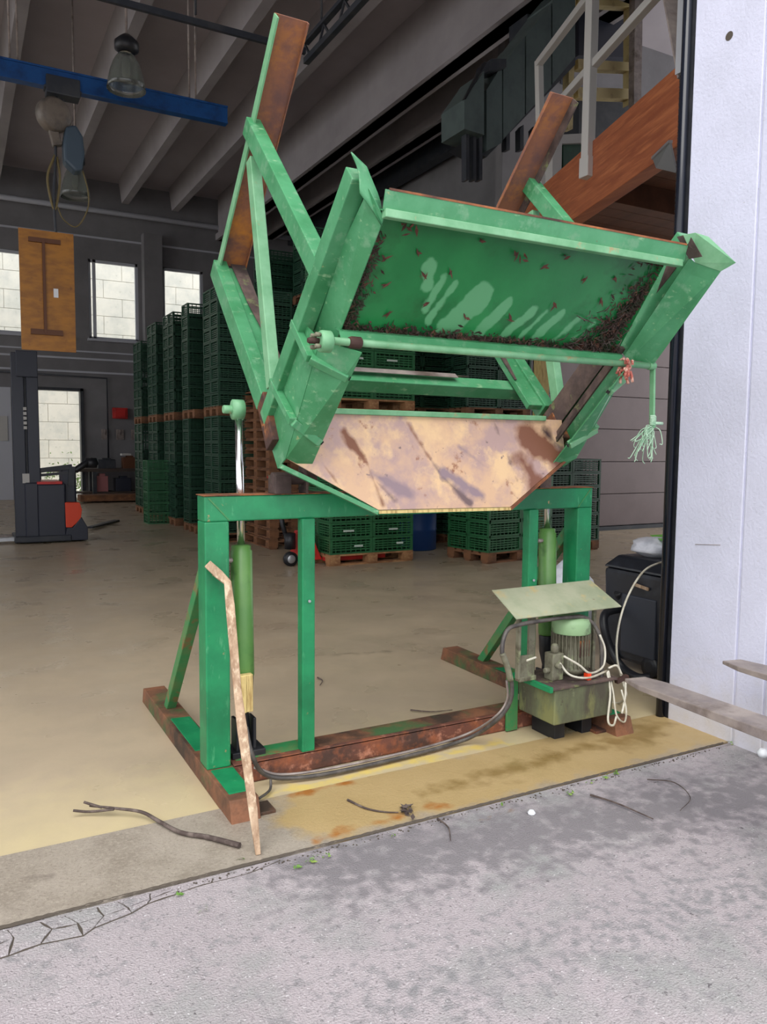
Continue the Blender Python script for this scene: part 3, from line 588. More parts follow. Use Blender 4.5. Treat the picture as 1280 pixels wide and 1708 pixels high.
# ---------------------------------------------------------------- hydraulic power unit
XF = Matrix.Translation((0, 0, .045)) @ Matrix.Scale(.97, 4)  # power unit scaled about the camera, bringing it in front of the posts
P = empty('power_unit', (2.88, 3.2, 0), 'small hydraulic power unit with stained oil tank under a sage cover sheet', 'hydraulic unit')
b = NB(); box(b, 2.655, 3.06, 3.03, 3.32, .075, .262); tk = obj('oil_tank', b, M['tank'], P, bevel=.006)
for x0 in (2.74, 2.93):
    b = NB(); box(b, x0, x0+.07, 3.12, 3.31, -.046, .076); obj('tank_foot', b, M['black'], P, bevel=.003)
b = NB(); box(b, 2.58, 2.655, 3.325, 3.34, -.04, .30); obj('mount_post', b, M['portalold'], P, bevel=.003)
b = NB(); box(b, 2.63, 3.08, 3.02, 3.335, .262, .276); obj('tank_lid', b, M['drust'], tk, bevel=.003)
b = NB(); box(b, 2.612, 2.632, 3.015, 3.335, .255, .285); obj('lid_edge', b, M['portal'], tk, bevel=.003)
mc = Vector((2.92, 3.215, 0))
b = NB(); lathe(b, mc, [(.085,.277),(.10,.30),(.10,.315),(.088,.32),(.088,.50),(.10,.505)], 26); mo = obj('motor', b, M['grime'], P)
proto_fin = None
for k in range(30):
    a = 2*math.pi*k/30; b = NB(); d = Vector((math.cos(a), math.sin(a), 0)); bar(b, mc+d*.096+Vector((0,0,.32)), mc+d*.096+Vector((0,0,.50)), .004, .022, (-math.sin(a), math.cos(a), 0)); obj('cooling_fin', b, M['grime'], mo)
b = NB(); lathe(b, mc, [(.104,.50),(.106,.505),(.106,.555),(.098,.58),(.07,.59),(.0,.592)], 26); obj('fan_cowl', b, mat('pale mint fan cowl', s2l(140,172,128), [(s2l(90,100,76), 9, .6, .06)], rough=.5), mo, label='pale mint fan cowl')
b = NB(); box(b, 2.90, 2.97, 3.12, 3.15, .38, .47); obj('name_plate', b, M['rust'], mo, bevel=.004)
b = NB(); box(b, 2.715, 2.79, 3.12, 3.19, .276, .42); lathe(b, (2.75, 3.15, .42), [(.02,0),(.022,.03),(.012,.05)], 10); lathe(b, (2.74,3.12,.36), [(.016,0),(.016,.03)], 8, (0,-1,0)); lathe(b, (2.715,3.15,.33), [(.016,0),(.016,.03)], 8, (-1,0,0)); obj('valve_block', b, M['grime'], P, bevel=.005)
b = NB(); box(b, 2.52, 2.535, 3.16, 3.19, .30, .63); box(b, 2.535, 2.62, 3.17, 3.185, .30, .42); box(b, 2.53, 2.64, 3.16, 3.2, .285, .31); obj('cover_bracket', b, M['grime'], P, bevel=.003)
b = NB(); box(b, 2.62, 2.66, 3.20, 3.22, .28, .65); obj('cover_bracket', b, M['grime'], P, bevel=.003)
b = NB(); box(b, 3.05, 3.07, 3.18, 3.20, .07, .62); obj('cover_bracket', b, M['grime'], P, bevel=.003)
b = NB(); plate(b, [at(821,985,Y=3.33),at(985,968,Y=3.33),at(1037,1012,Y=3.11),at(862,1033,Y=3.11)], .006); obj('cover_sheet', b, M['sagelid'], P, bevel=.001)
b = NB(); box(b, 2.895, 2.92, 3.05, 3.08, .277, .31); obj('drain_plug', b, M['orange'], P)
# hoses
def hose(pts, r, m, par, name='hose'):
    b = NB(); tube(b, spline(pts, 7), r, 8); return obj(name, b, m, par)
hp_ = lambda px, py, Y: at(px, py, Y=Y)
hose([(1.10,3.30,.24),(1.11,3.24,.13),at(440,1290,Z=.02),at(480,1298,Z=-.02),at(560,1288,Z=-.025),at(700,1256,Z=-.025),at(780,1232,Z=-.01),hp_(828,1202,3.10),hp_(852,1168,3.05),hp_(852,1128,3.04),hp_(838,1088,3.04),hp_(846,1052,3.06),hp_(868,1042,3.08),hp_(900,1036,3.12),hp_(945,1030,3.14),hp_(980,1032,3.14),hp_(1001,1062,3.10),hp_(1004,1112,3.08),hp_(1002,1150,3.06)], .011, M['hose'], P)
hose([at(425,1280,Z=.06),at(470,1292,Z=-.01),at(560,1280,Z=-.01),at(700,1249,Z=-.01),at(780,1224,Z=.0),hp_(826,1196,3.12),hp_(846,1168,3.08),hp_(846,1135,3.07)], .007, M['steel'], P)
hose([hp_(838,1090,3.035),hp_(846,1110,3.03),hp_(852,1135,3.03)], .016, M['grime'], P, 'hose_sleeve')
hose([at(452,1300,Z=.0),at(450,1318,Z=-.03),at(432,1332,Z=-.02)], .006, M['hose'], P)
for pts, r in (([(2.77,3.10,.41),(2.85,3.07,.36),(2.92,3.06,.31),(3.02,3.07,.33),(3.04,3.08,.42),(3.01,3.09,.50)], .006), ([(2.76,3.12,.37),(2.80,3.08,.31),(2.90,3.05,.29),(3.03,3.05,.31)], .006), ([(2.60,3.12,.42),(2.54,3.12,.41)], .006),
               ([(3.03,3.05,.31),(3.03,3.02,.2),(3.0,3.0,.06),(3.03,2.99,.03),(3.06,3.0,.07)], .006), ([(3.04,3.05,.31),(3.05,3.02,.2),(3.06,3.0,.08),(3.12,3.0,.03),(3.13,3.0,.10),(3.12,3.03,.2)], .005), ([(3.05,3.06,.32),(3.10,3.05,.33),(3.13,3.04,.28)], .006), ([(3.15,3.03,.24),(3.14,3.02,.16),(3.10,3.0,.08)], .006)):
    hose(pts, r, M['cable'], P, 'wire')
b = NB(); bar(b, (3.09,3.04,.245), (3.17,3.04,.265), .02, .025); obj('wire_clamp', b, M['rust'], P)
b = NB(); tube(b, spline([at(1012,1150,Y=3.1),at(1018,1170,Z=-.03),at(1035,1172,Z=-.03),at(1045,1160,Y=3.25),at(1040,1140,Y=3.3),at(1030,1100,Y=3.3),at(1030,1060,Y=3.3),at(1040,1015,Y=3.3),at(1058,975,Y=3.35),at(1080,948,Y=3.4),at(1112,936,Y=3.45),at(1135,936,Y=3.5)], 8), .0065, 8)
tag(obj('power_cable', b, M['cable']), 'long white cable curving up from the floor beside the oil tank', 'cable')

XF = None
# ---------------------------------------------------------------- loose wood and twigs
def slat(path, w, t):
    b = NB(); fr = [Vector(p) for p in path]; rings = []
    for i, p in enumerate(fr):
        d = (fr[min(i+1,len(fr)-1)]-fr[max(i-1,0)]).normalized(); s = Vector((.9,-.25,0)); s = (s-d*s.dot(d)).normalized(); n = d.cross(s); ww = w*(1+.12*math.sin(i*2.3)); 
        if i == len(fr)-1: ww *= .5
        rings.append([b.verts.new(q) for q in (p-s*ww/2-n*t/2, p+s*ww/2-n*t/2, p+s*ww/2+n*t/2, p-s*ww/2+n*t/2)])
    for a, c in zip(rings, rings[1:]):
        for k in range(4): b.faces.new([a[k], a[(k+1)%4], c[(k+1)%4], c[k]])
    b.faces.new(rings[0][::-1]); b.faces.new(rings[-1]); return b
pw = [at(346,940,Y=3.235), at(365,958,Y=3.215), at(380,972,Y=3.18), at(384,1010,Y=3.14), at(390,1080,Y=3.06), at(396,1150,Y=2.98), at(404,1215,Y=2.88), at(414,1290,Y=2.78), at(422,1350,Y=2.70), Vector((.925, 2.64, .005))]
tag(obj('wooden_slat', slat(pw, .035, .018), M['stickwood'], bevel=.003), 'bent split wooden slat leaning against the left green post', 'stick')
def twig(name, pts, r0, label, forks=()):
    n = len(spline(pts, 5)); b = NB(); tube(b, spline(pts, 5), [r0*(1-.6*i/n) for i in range(n)], 7)
    for f in forks: tube(b, spline(f, 4), r0*.5, 5)
    return tag(obj(name, b, M['bark']), label, 'twig')
g_ = lambda px, py, z=.012: at(px, py, Z=z)
twig('fallen_branch', [g_(400,1410,.02), g_(345,1396,.018), g_(300,1388,.018), g_(262,1368,.02), g_(235,1354,.03), g_(190,1348,.035), g_(150,1344,.03)], .011, 'long bare branch lying left of the left foot across the threshold', [[g_(190,1350,.035), g_(150,1354,.02), g_(122,1352,.03)], [g_(170,1347,.03), g_(140,1338,.05)]])
twig('fallen_twig', [g_(580,1334), g_(610,1348), g_(640,1354), g_(665,1355)], .005, 'short twig on the threshold beside a dark leaf cluster')
twig('fallen_twig', [g_(985,1326), g_(1030,1340), g_(1090,1366)], .005, 'thin brown stick lying on the asphalt in front of the power unit')
twig('fallen_twig', [g_(1080,1300), g_(1125,1305), g_(1152,1330), g_(1135,1352)], .003, 'thin curved stem on the asphalt right of the brown stick')
twig('fallen_twig', [g_(530,1130), g_(538,1135), g_(534,1143)], .005, 'tiny hooked twig on the hall floor behind the crossbeam')
twig('fallen_twig', [g_(685,1184), g_(720,1187), g_(755,1184)], .004, 'straight thin twig just behind the rusty crossbeam')
twig('fallen_twig', [g_(730,1365), g_(748,1380), g_(752,1402)], .004, 'short bent twig at the asphalt edge near the dark leaf cluster')
b = NB()
for k in range(16): leaf(b, g_(682+R_.uniform(-11,11), 1354+R_.uniform(-11,10), .008+.001*k), (R_.uniform(-.3,.3),R_.uniform(-.3,.3),1), .035, .02, R_.uniform(0,6))
tag(obj('wet_leaf_cluster', b, M['bark']), 'small dark cluster of wet leaves on the threshold', 'leaf')
b = NB(); lathe(b, g_(887,1358,0), [(.014,0),(.018,.006),(.01,.016)], 8); tag(obj('pebble', b, M['white']), 'small white pebble on the asphalt beside the threshold', 'stone')
b = NB(); lathe(b, g_(1272,1262,0), [(.02,0),(.028,.02),(.012,.04)], 8); tag(obj('pebble', b, M['white']), 'white stone at the foot of the white wall by the right picture edge', 'stone')
for i, (px, py, n) in enumerate([(405,1440,4),(520,1440,10),(495,1450,6),(540,1432,7),(950,1327,12),(1010,1300,8),(1030,1292,8),(985,1308,6),(1220,1243,10),(345,1522,4),(655,1398,5),(840,1345,5),(300,1495,4)]):
    b = NB(); c = g_(px, py, 0)
    for k in range(n):
        a = R_.uniform(0, 6.3); p = c + Vector((math.cos(a), math.sin(a), 0))*R_.uniform(0,.02); leaf(b, p+Vector((0,0,R_.uniform(.004,.018))), (math.cos(a)*.6, math.sin(a)*.6, 1), R_.uniform(.012,.026), R_.uniform(.005,.010), a)
    tag(obj('weed', b, M['greenleaf']), 'tiny green weed growing in the joint along the asphalt edge', 'weed', 'weeds in the asphalt joint')
b = NB(); vs = []
for k in range(230):
    x = -.2 + k*3.6/229; a = 2.592 - R_.uniform(0, .005) - .008*noise.noise(Vector((x*4,0,0))); c = 2.596 + R_.uniform(0, .005)
    vs.append((b.verts.new((x, a, .0035)), b.verts.new((x, c, .0085))))
for p, q in zip(vs, vs[1:]): b.faces.new([p[0], q[0], q[1], p[1]])
for k in range(260):
    x = R_.uniform(-.1, 3.35); y = 2.575 - abs(R_.gauss(0, .016)); q = R_.uniform(.0015, .0045); lathe(b, (x, y, 0), [(q,0),(q*R_.uniform(.7,1.1),q*.6),(q*.4,q)], 5)
tag(obj('joint_dirt', b, M['crack']), 'dark dirt and grit gathered in the joint between asphalt and threshold', 'dirt', kind='stuff')

# ---------------------------------------------------------------- forks of a truck standing outside the picture
K = empty('fork_carriage', (2.9, 1.0, 0), 'pair of worn grey truck forks reaching in from the right picture edge', 'lifting forks')
for x in (2.50, 3.13):
    b = NB(); z1 = .505
    P0 = [(x+.02, 2.43, z1-.016), (x+.12, 2.41, z1-.016), (x+.14, 2.3, z1-.024), (x+.14, 1.22, z1-.055), (x, 1.22, z1-.055), (x, 2.33, z1-.024)]
    P1 = [(x+.02, 2.43, z1), (x+.12, 2.41, z1), (x+.14, 2.3, z1), (x+.14, 1.22, z1), (x, 1.22, z1), (x, 2.33, z1)]
    a = [b.verts.new(p) for p in P0]; c = [b.verts.new(p) for p in P1]; b.faces.new(a[::-1]); b.faces.new(c)
    for k in range(6): b.faces.new([a[k], a[(k+1)%6], c[(k+1)%6], c[k]])
    box(b, x, x+.14, 1.17, 1.22, z1-.05, z1+.5); obj('fork', b, M['steel'], K, bevel=.003)
b = NB(); box(b, 2.42, 3.34, 1.12, 1.165, .55, .95); obj('carriage_plate', b, M['darkmet'], K)
for x in (2.55, 3.10): b = NB(); box(b, x, x+.1, 1.0, 1.115, 0, 1.9); obj('mast', b, M['darkmet'], K)

# ---------------------------------------------------------------- bin, bags by the jamb
t = empty('black_bin', (3.95, 3.75, 0), 'tall black plastic machine casing standing just behind the white wall edge', 'bin')
b = NB(); hexa(b, [(3.97,3.52,.05),(4.45,3.52,.05),(4.45,4.02,.05),(3.97,4.02,.05),(3.95,3.48,.68),(4.47,3.48,.68),(4.47,4.04,.68),(3.95,4.04,.68)]); obj('body', b, M['binplastic'], t, bevel=.03)
b = NB(); box(b, 3.945, 3.98, 3.56, 3.86, .12, .52); obj('side_panel', b, mat('grey casing panel', s2l(50,54,64), rough=.5), t, bevel=.01)
b = NB(); hexa(b, [(3.94,3.47,.68),(4.48,3.47,.68),(4.48,4.05,.68),(3.94,4.05,.68),(4.0,3.55,.77),(4.42,3.55,.77),(4.42,3.96,.77),(4.0,3.96,.77)]); obj('hood', b, M['binplastic'], t, bevel=.02)
for y in (3.6, 3.95):
    b = NB(); lathe(b, (3.945, y, .07), [(.03,0),(.07,.005),(.07,.04),(.03,.045)], 16, (1,0,0)); obj('wheel', b, M['black'], t)
b = NB(); tube(b, spline([(3.95,3.9,.52),at(1040,1012,Y=3.9),at(1012,1022,Y=3.85),at(1008,1045,Y=3.8),at(1020,1085,Y=3.75),at(1040,1115,Y=3.65),at(1065,1130,Y=3.5),at(1085,1130,Y=3.45)], 8), .028, 12); obj('suction_hose', b, M['black'], t)
b = NB(); bar(b, (3.94,3.75,.60),(3.94,3.62,.585), .01,.02); obj('tan_handle', b, M['stickwood'], t)
b = NB()
bmesh.ops.create_icosphere(b, subdivisions=3, radius=1)
for v in b.verts:
    n = noise.noise(v.co*2.3)*.25; v.co = Vector((v.co.x*.16*(1+n), v.co.y*.17*(1+n), v.co.z*.07*(1+n))) + Vector((4.18,3.78,.83))
tag(obj('plastic_bag', b, M['bag'], smooth=True), 'crumpled clear and white bag lying on top of the black casing', 'bag')
b = NB(); plate(b, [(4.09,3.66,.895),(4.16,3.64,.905),(4.30,3.84,.905),(4.22,3.88,.90)], .004); tag(obj('green_label', b, M['lime']), 'lime green printed strip lying on the crumpled bag', 'label')
b = NB(); bmesh.ops.create_icosphere(b, subdivisions=3, radius=1)
for v in b.verts:
    n = noise.noise(v.co*2+Vector((4,1,2)))*.25; v.co = Vector((v.co.x*.17*(1+n), v.co.y*.17*(1+n), .36+v.co.z*.36*(1+n*.4))) + Vector((3.86,4.27,0))
tag(obj('white_sack', b, M['bag'], smooth=True), 'full white sack standing on the floor behind the power unit', 'sack')

# ---------------------------------------------------------------- crates and pallets
def crate_mesh(dark):
    b = NB(); w, d, h = .595, .395, .196; t = .012
    for sx in (-1, 1):
        for sy in (-1, 1): box(b, sx*w/2-(.035 if sx>0 else 0), sx*w/2+(.035 if sx<0 else 0), sy*d/2-(.035 if sy>0 else 0), sy*d/2+(.035 if sy<0 else 0), 0, h)
    for z0, z1 in ((0,.022),(.172,h)):
        for sy in (-1,1): box(b, -w/2+.01, w/2-.01, sy*(d/2-.006)-.006, sy*(d/2-.006)+.006, z0, z1)
        for sx in (-1,1): box(b, sx*(w/2-.006)-.006, sx*(w/2-.006)+.006, -d/2+.01, d/2-.01, z0, z1)
    for z in (.045, .075, .105, .135):
        for sy in (-1,1): box(b, -w/2+.02, w/2-.02, sy*(d/2-.018)-.004, sy*(d/2-.018)+.004, z, z+.016)
        for sx in (-1,1): box(b, sx*(w/2-.018)-.004, sx*(w/2-.018)+.004, -d/2+.02, d/2-.02, z, z+.016)
    for k in range(-3, 4): 
        for sy in (-1,1): box(b, k*.07-.006, k*.07+.006, sy*(d/2-.02)-.003, sy*(d/2-.02)+.003, .02, .175)
    for sx in (-1,1):
        for k in (-1,0,1): box(b, sx*(w/2-.02)-.003, sx*(w/2-.02)+.003, k*.08-.006, k*.08+.006, .02, .175)
    box(b, -w/2+.012, w/2-.012, -d/2+.012, d/2-.012, .004, .012)
    return b
def build_local(name, b, m):
    bmesh.ops.recalc_face_normals(b, faces=b.faces); me = bpy.data.meshes.new(name); b.to_mesh(me); b.free(); me.materials.append(m); return me
ME = {'crate': build_local('crate', crate_mesh(0), M['crate']), 'crated': build_local('crate', crate_mesh(1), M['cratedark'])}
b = NB(); box(b, -.07, .07, -.1995, -.198, .098, .125); ME['print'] = build_local('label', b, M['print'])
b = NB(); box(b, -.07, .07, -.002, .002, 0, .03); b.free()
def pallet_meshes(m):
    r = {}
    b = NB(); box(b, -.6, .6, -.07, .07, 0, .022); r['plank'] = build_local('plank', b, m)
    b = NB(); box(b, -.6, .6, -.05, .05, 0, .022); r['board'] = build_local('board', b, m)
    b = NB(); box(b, -.0725, .0725, -.4, .4, 0, .022); r['stringer'] = build_local('stringer', b, m)
    b = NB(); box(b, -.0725, .0725, -.07, .07, 0, .078); r['block'] = build_local('block', b, m)
    b = NB(); box(b, -.6, .6, -.05, .05, 0, .022); r['skid'] = build_local('skid', b, m)
    return r
PM = {k: pallet_meshes(M[k]) for k in ('pallet', 'palletdark', 'paletop')}
def pallet(loc, rz, label, group=None, kind='pallet'):
    o = empty('pallet', loc, label, 'pallet', group); o.rotation_euler = (0,0,rz); pm = PM[kind]
    def c(nm, x, y, z):
        q = bpy.data.objects.new(nm, pm[nm]); COL.objects.link(q); q.parent = o; q.location = (x, y, z)
    for y in (-.33, 0, .33): c('skid', 0, y, 0)
    for y in (-.33, 0, .33):
        for x in (-.5275, 0, .5275): c('block', x, y, .022)
    for x in (-.5275, 0, .5275): c('stringer', x, 0, .1)
    for y in (-.33, -.165, 0, .165, .33): c('plank' if y in (-.33, .33, 0) else 'board', 0, y, .122)
    return o
INDIV = [0]; LAY = [0]; far = NB()
ORDN = ['one','two','three','four','five','six','seven','eight','nine','ten','eleven','twelve','thirteen','fourteen','fifteen','sixteen','seventeen','eighteen']
def crate_layer(cx, cy, z, rz, label, group, dark, nprint=False, force_far=False, long_front=True, hide=()):
    ca, sa = math.cos(rz), math.sin(rz)
    for i, (x, y) in enumerate(((-.3,-.2),(.3,-.2),(-.3,.2),(.3,.2))):
        if i in hide: continue
        X_ = cx + ca*x - sa*y; Y_ = cy + sa*x + ca*y
        jx = R_.uniform(-.004,.004)
        if force_far or INDIV[0] >= 298:
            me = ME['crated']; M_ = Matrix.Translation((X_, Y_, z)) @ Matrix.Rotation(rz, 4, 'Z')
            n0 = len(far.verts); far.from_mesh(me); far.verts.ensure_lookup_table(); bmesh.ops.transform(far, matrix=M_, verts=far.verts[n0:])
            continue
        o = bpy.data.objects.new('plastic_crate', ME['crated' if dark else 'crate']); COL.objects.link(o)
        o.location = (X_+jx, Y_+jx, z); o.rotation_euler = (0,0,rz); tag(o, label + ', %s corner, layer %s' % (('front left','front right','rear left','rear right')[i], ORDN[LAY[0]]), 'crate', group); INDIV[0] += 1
        if nprint and i < 2 and R_.random() < .9:
            q = bpy.data.objects.new('crate_print', ME['print']); COL.objects.link(q); q.parent = o; q.location = (R_.choice((-.04,0,.1)), 0, 0); q.scale = (R_.uniform(.7,1.1), 1, R_.uniform(.8,1))
def tower(cx, cy, rz, levels, label, group, dark=True, pk='pallet', nprint=False, plabel=None, force_far=False, hide=()):
    z = 0; LAY[0] = -1
    for li, n in enumerate(levels):
        pallet((cx, cy, z), rz, (plabel or 'wooden pallet') + ((' on the floor under ' if li == 0 else ' halfway up ' if li == 1 else ' near the top of ') + group), None, pk)
        z += .144
        for k in range(n):
            LAY[0] += 1; crate_layer(cx, cy, z, rz, label, group, dark, nprint, force_far, hide=hide); z += .2
    return z
tower(4.64, 9.22, 0, [9, 9], 'green vented crate behind the chute', 'green crates behind the chute', False, nprint=True, plabel='pale wooden pallet', hide=())
tower(6.50, 8.62, math.radians(8), [6], 'green vented crate right of the blue drum', 'green crates right of the blue drum', False, nprint=False, plabel='brown wooden pallet', pk='palletdark')
tower(7.72, 9.0, math.radians(5), [6], 'dark green crate beside the grey sectional door', 'green crates beside the sectional door', True, plabel='brown pallet', pk='palletdark')
tower(4.1, 12.1, 0, [9, 9], 'dark crate in nearest left tower', 'nearest crate tower of the left row', True, plabel='old pallet', pk='palletdark')
tower(4.1, 13.45, 0, [9, 9], 'dark crate in second left tower', 'second crate tower of the left row', True, plabel='old pallet', pk='palletdark', hide=(0,))
tower(4.1, 14.85, 0, [9, 9], '', 'third crate tower of the left row', True, plabel='old pallet', pk='palletdark', force_far=True)
tower(4.1, 16.25, 0, [9, 9], '', 'fourth crate tower of the left row', True, plabel='old pallet', pk='palletdark', force_far=True)
tower(4.1, 17.7, 0, [9, 8], '', 'farthest crate tower of the left row', True, plabel='old pallet', pk='palletdark', force_far=True)
for k in range(6): 
    crate_layer(3.80, 16.1, 0, 0, '', '', True, force_far=True) if 0 else None
tower(5.4, 13.4, 0, [9, 9, 4], '', 'tall dark crate tower behind the wooden pallets', True, pk='palletdark', force_far=True, plabel='old pallet')
tower(5.75, 12.4, 0, [9, 9, 5], '', 'tall dark crate tower seen through the truss', True, pk='palletdark', force_far=True, plabel='old pallet')
tower(6.25, 10.7, 0, [9, 8], '', 'dark crate tower behind the blue drum', True, pk='palletdark', force_far=True, plabel='old pallet')
zt_ = tower(7.25, 10.1, 0, [9, 8], '', 'dark crate tower under the yellow pallets', True, pk='palletdark', force_far=True, plabel='old pallet')
for k in range(3): pallet((7.2+.05*k, 10.1, zt_+.144*k), .05*k, 'yellow pine pallet on top of the dark crate tower, %s' % ('lowest of three', 'middle one of three', 'topmost of three')[k], 'yellow pallets above the flap', 'paletop')
b = NB()
# small low stack before the left row
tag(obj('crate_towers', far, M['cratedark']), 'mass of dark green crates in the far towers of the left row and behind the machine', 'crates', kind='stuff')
for k in range(6):
    o = bpy.data.objects.new('plastic_crate', ME['crate']); COL.objects.link(o); o.location = (3.42, 15.2, .2*k); tag(o, 'green crate in the small stack before the left row, layer %s' % ('one','two','three','four','five','six')[k], 'crate', 'small crate stack before the left row')
# stack of empty pallets
for k in range(16):
    pallet((4.32+R_.uniform(-.01,.01), 11.55-.55+R_.uniform(-.01,.01)+.25, .144*k), math.pi/2, 'empty brown pallet, number %s from the floor in the stack left of the red jack' % ('one','two','three','four','five','six','seven','eight','nine','ten','eleven','twelve','thirteen','fourteen','fifteen','sixteen')[k], 'empty pallets stacked behind the left cylinder', 'palletdark')
# blue drum
b = NB(); lathe(b, (5.92, 9.85, 0), [(.26,0),(.28,.01),(.28,.28),(.29,.30),(.28,.32),(.28,.58),(.29,.6),(.28,.62),(.28,.86),(.25,.89)], 24); tag(obj('drum', b, M['skyblue']), 'dark blue plastic drum between the two ground pallets of crates', 'drum')

# pallet jack
J = empty('pallet_jack', (3.9, 9.3, 0), 'red hand pallet jack under the left pallet of green crates', 'pallet jack')
b = NB(); hexa(b, [(3.72,9.05,.06),(4.04,9.05,.06),(4.04,9.4,.06),(3.72,9.4,.06),(3.78,9.1,.42),(3.90,9.1,.42),(3.90,9.35,.42),(3.78,9.35,.42)]); obj('body', b, M['red'], J, bevel=.01)
for y in (8.98, 9.42): b = NB(); box(b, 4.04, 4.9, y-.07+.05, y+.07, .05, .10); obj('fork', b, M['red'], J)
b = NB(); lathe(b, (3.62, 9.08, .09), [(.03,-.03),(.09,-.028),(.09,.028),(.03,.03)], 18, (0,1,0)); w1 = obj('wheel', b, M['black'], J)
b = NB(); lathe(b, (3.62, 9.046, .09), [(.055,0),(.05,.006),(.01,.008)], 14, (0,-1,0)); obj('wheel_hub', b, M['alu'], w1)
b = NB(); tube(b, [(3.66,9.25,.25),(3.60,9.3,.5),(3.58,9.3,.62)], .03, 10); lathe(b, (3.66,9.2,.2), [(.07,0),(.07,.2)], 12); obj('pump', b, M['black'], J)
b = NB(); tube(b, [(3.58,9.3,.6),(3.52,9.35,1.1)], .015, 8); tube(b, [(3.42,9.35,1.1),(3.62,9.35,1.12)], .014, 8); obj('handle', b, M['red'], J)

# ---------------------------------------------------------------- stacker truck at the left
S = empty('stacker_truck', (1.3, 12.9, 0), 'dark electric stacker truck with orange rear cover at the left', 'stacker truck')
def atS(px, py, Y=12.9): return at(px, py, Y=Y)
def pbox(px0, px1, py0, py1, Y, dep, name, m, par, bev=.01, **k):
    a = at(px0, py1, Y=Y); c = at(px1, py0, Y=Y); b = NB(); box(b, a.x, c.x, Y, Y+dep, max(a.z,.02), c.z); return obj(name, b, m, par, bevel=bev, **k)
for i, (a_, c_) in enumerate(((27, 38), (51, 62))): pbox(a_, c_, 588, 905, 12.8, .12, 'mast_channel', M['navy'], S)
pbox(37, 52, 600, 890, 12.86, .04, 'mast_mesh', M['darkmet'], S)
pbox(27, 62, 586, 628, 12.76, .2, 'mast_head', M['navy'], S)
pbox(40, 44, 690, 716, 12.75, .01, 'mast_lettering', M['white'], S, bev=0) if 0 else None
b = NB()
for k, z in enumerate((.0, .07, .14, .21, .28)):
    p = at(42, 716, Y=12.79); box(b, p.x-.02, p.x+.025, 12.785, 12.795, p.z+z*1.0, p.z+z+.045)
obj('white_lettering', b, M['paper'], S)
pbox(38, 49, 790, 806, 12.77, .03, 'data_plate', M['paper'], S, bev=0)
pbox(44, 64, 805, 900, 12.75, .7, 'battery_case', M['navy'], S, .02)
pbox(64, 110, 806, 900, 12.75, .7, 'chassis', M['navy'], S, .03)
pbox(25, 120, 892, 908, 12.7, .75, 'chassis_skirt', M['darkmet'], S, .02)
pbox(62, 104, 803, 808, 12.73, .7, 'red_trim', M['red'], S, .004)
pbox(104, 127, 780, 850, 12.9, .35, 'tiller_column', M['navy'], S, .03)
a = [at(p, q, Y=12.75) for p, q in ((108,838),(133,838),(137,850),(135,866),(120,880),(110,880))]
b = NB(); a0 = [b.verts.new(p) for p in a]; a1 = [b.verts.new(p+Vector((0,.6,0))) for p in a]; b.faces.new(a0[::-1]); b.faces.new(a1)
for k in range(6): b.faces.new([a0[k], a0[(k+1)%6], a1[(k+1)%6], a1[k]])
obj('rear_cover', b, M['orange'], S, bevel=.01, label='bright orange rear cover')
a = [at(p, q, Y=12.74) for p, q in ((108,903),(112,880),(122,880),(136,862),(147,880),(147,900),(140,906))]
b = NB(); a0 = [b.verts.new(Vector((p.x,p.y,max(p.z,.02)))) for p in a]; a1 = [b.verts.new(Vector((p.x,p.y+.62,max(p.z,.02)))) for p in a]; b.faces.new(a0[::-1]); b.faces.new(a1)
for k in range(7): b.faces.new([a0[k], a0[(k+1)%7], a1[(k+1)%7], a1[k]])
obj('rear_bumper', b, M['navy'], S, bevel=.01)
p0, p1, p2 = at(65,785,Y=12.9), at(120,778,Y=12.9), at(150,772,Y=13.1)
b = NB(); bar(b, p0, p1, .08, .07, (0,1,0)); bar(b, p0+Vector((0,0,-.07)), p1+Vector((0,0,-.09)), .04, .04, (0,1,0)); bar(b, p0, at(62,803,Y=12.9), .03,.03); bar(b, p1, at(118,810,Y=12.9), .09, .09); obj('operator_guard', b, M['darkmet'], S)
b = NB(); tube(b, spline([at(125,785,Y=12.9), at(140,775,Y=12.9), at(152,768,Y=12.95), at(160,775,Y=13)], 5), .05, 8); lathe(b, at(152,772,Y=12.95), [(.02,-.1),(.08,-.08),(.08,.08),(.02,.1)], 12, (1,0,0)); obj('tiller_head', b, M['black'], S)
b = NB(); a_ = at(2, 906, Z=.06); box(b, a_.x-.9, a_.x+.45, 12.85, 13.0, .04, .09); obj('fork', b, M['alu'], S)
b = NB(); a_ = at(2, 906, Z=.06); box(b, a_.x-.9, a_.x+.45, 13.25, 13.4, .04, .09); obj('fork', b, M['steel'], S)
for px in (70, 100, 135):
    b = NB(); q = at(px, 903, Y=12.78); lathe(b, (q.x, 12.9, .085), [(.02,-.03),(.085,-.028),(.085,.028),(.02,.03)], 16, (0,1,0)); obj('wheel', b, M['black'], S)
t = NB(); bar(t, at(150,880,Z=.05), at(195,868,Z=.02), .1, .03, (0,1,0)); tag(obj('drawbar', t, M['darkmet']), 'flat dark steel bar on the floor behind the stacker truck', 'bar')

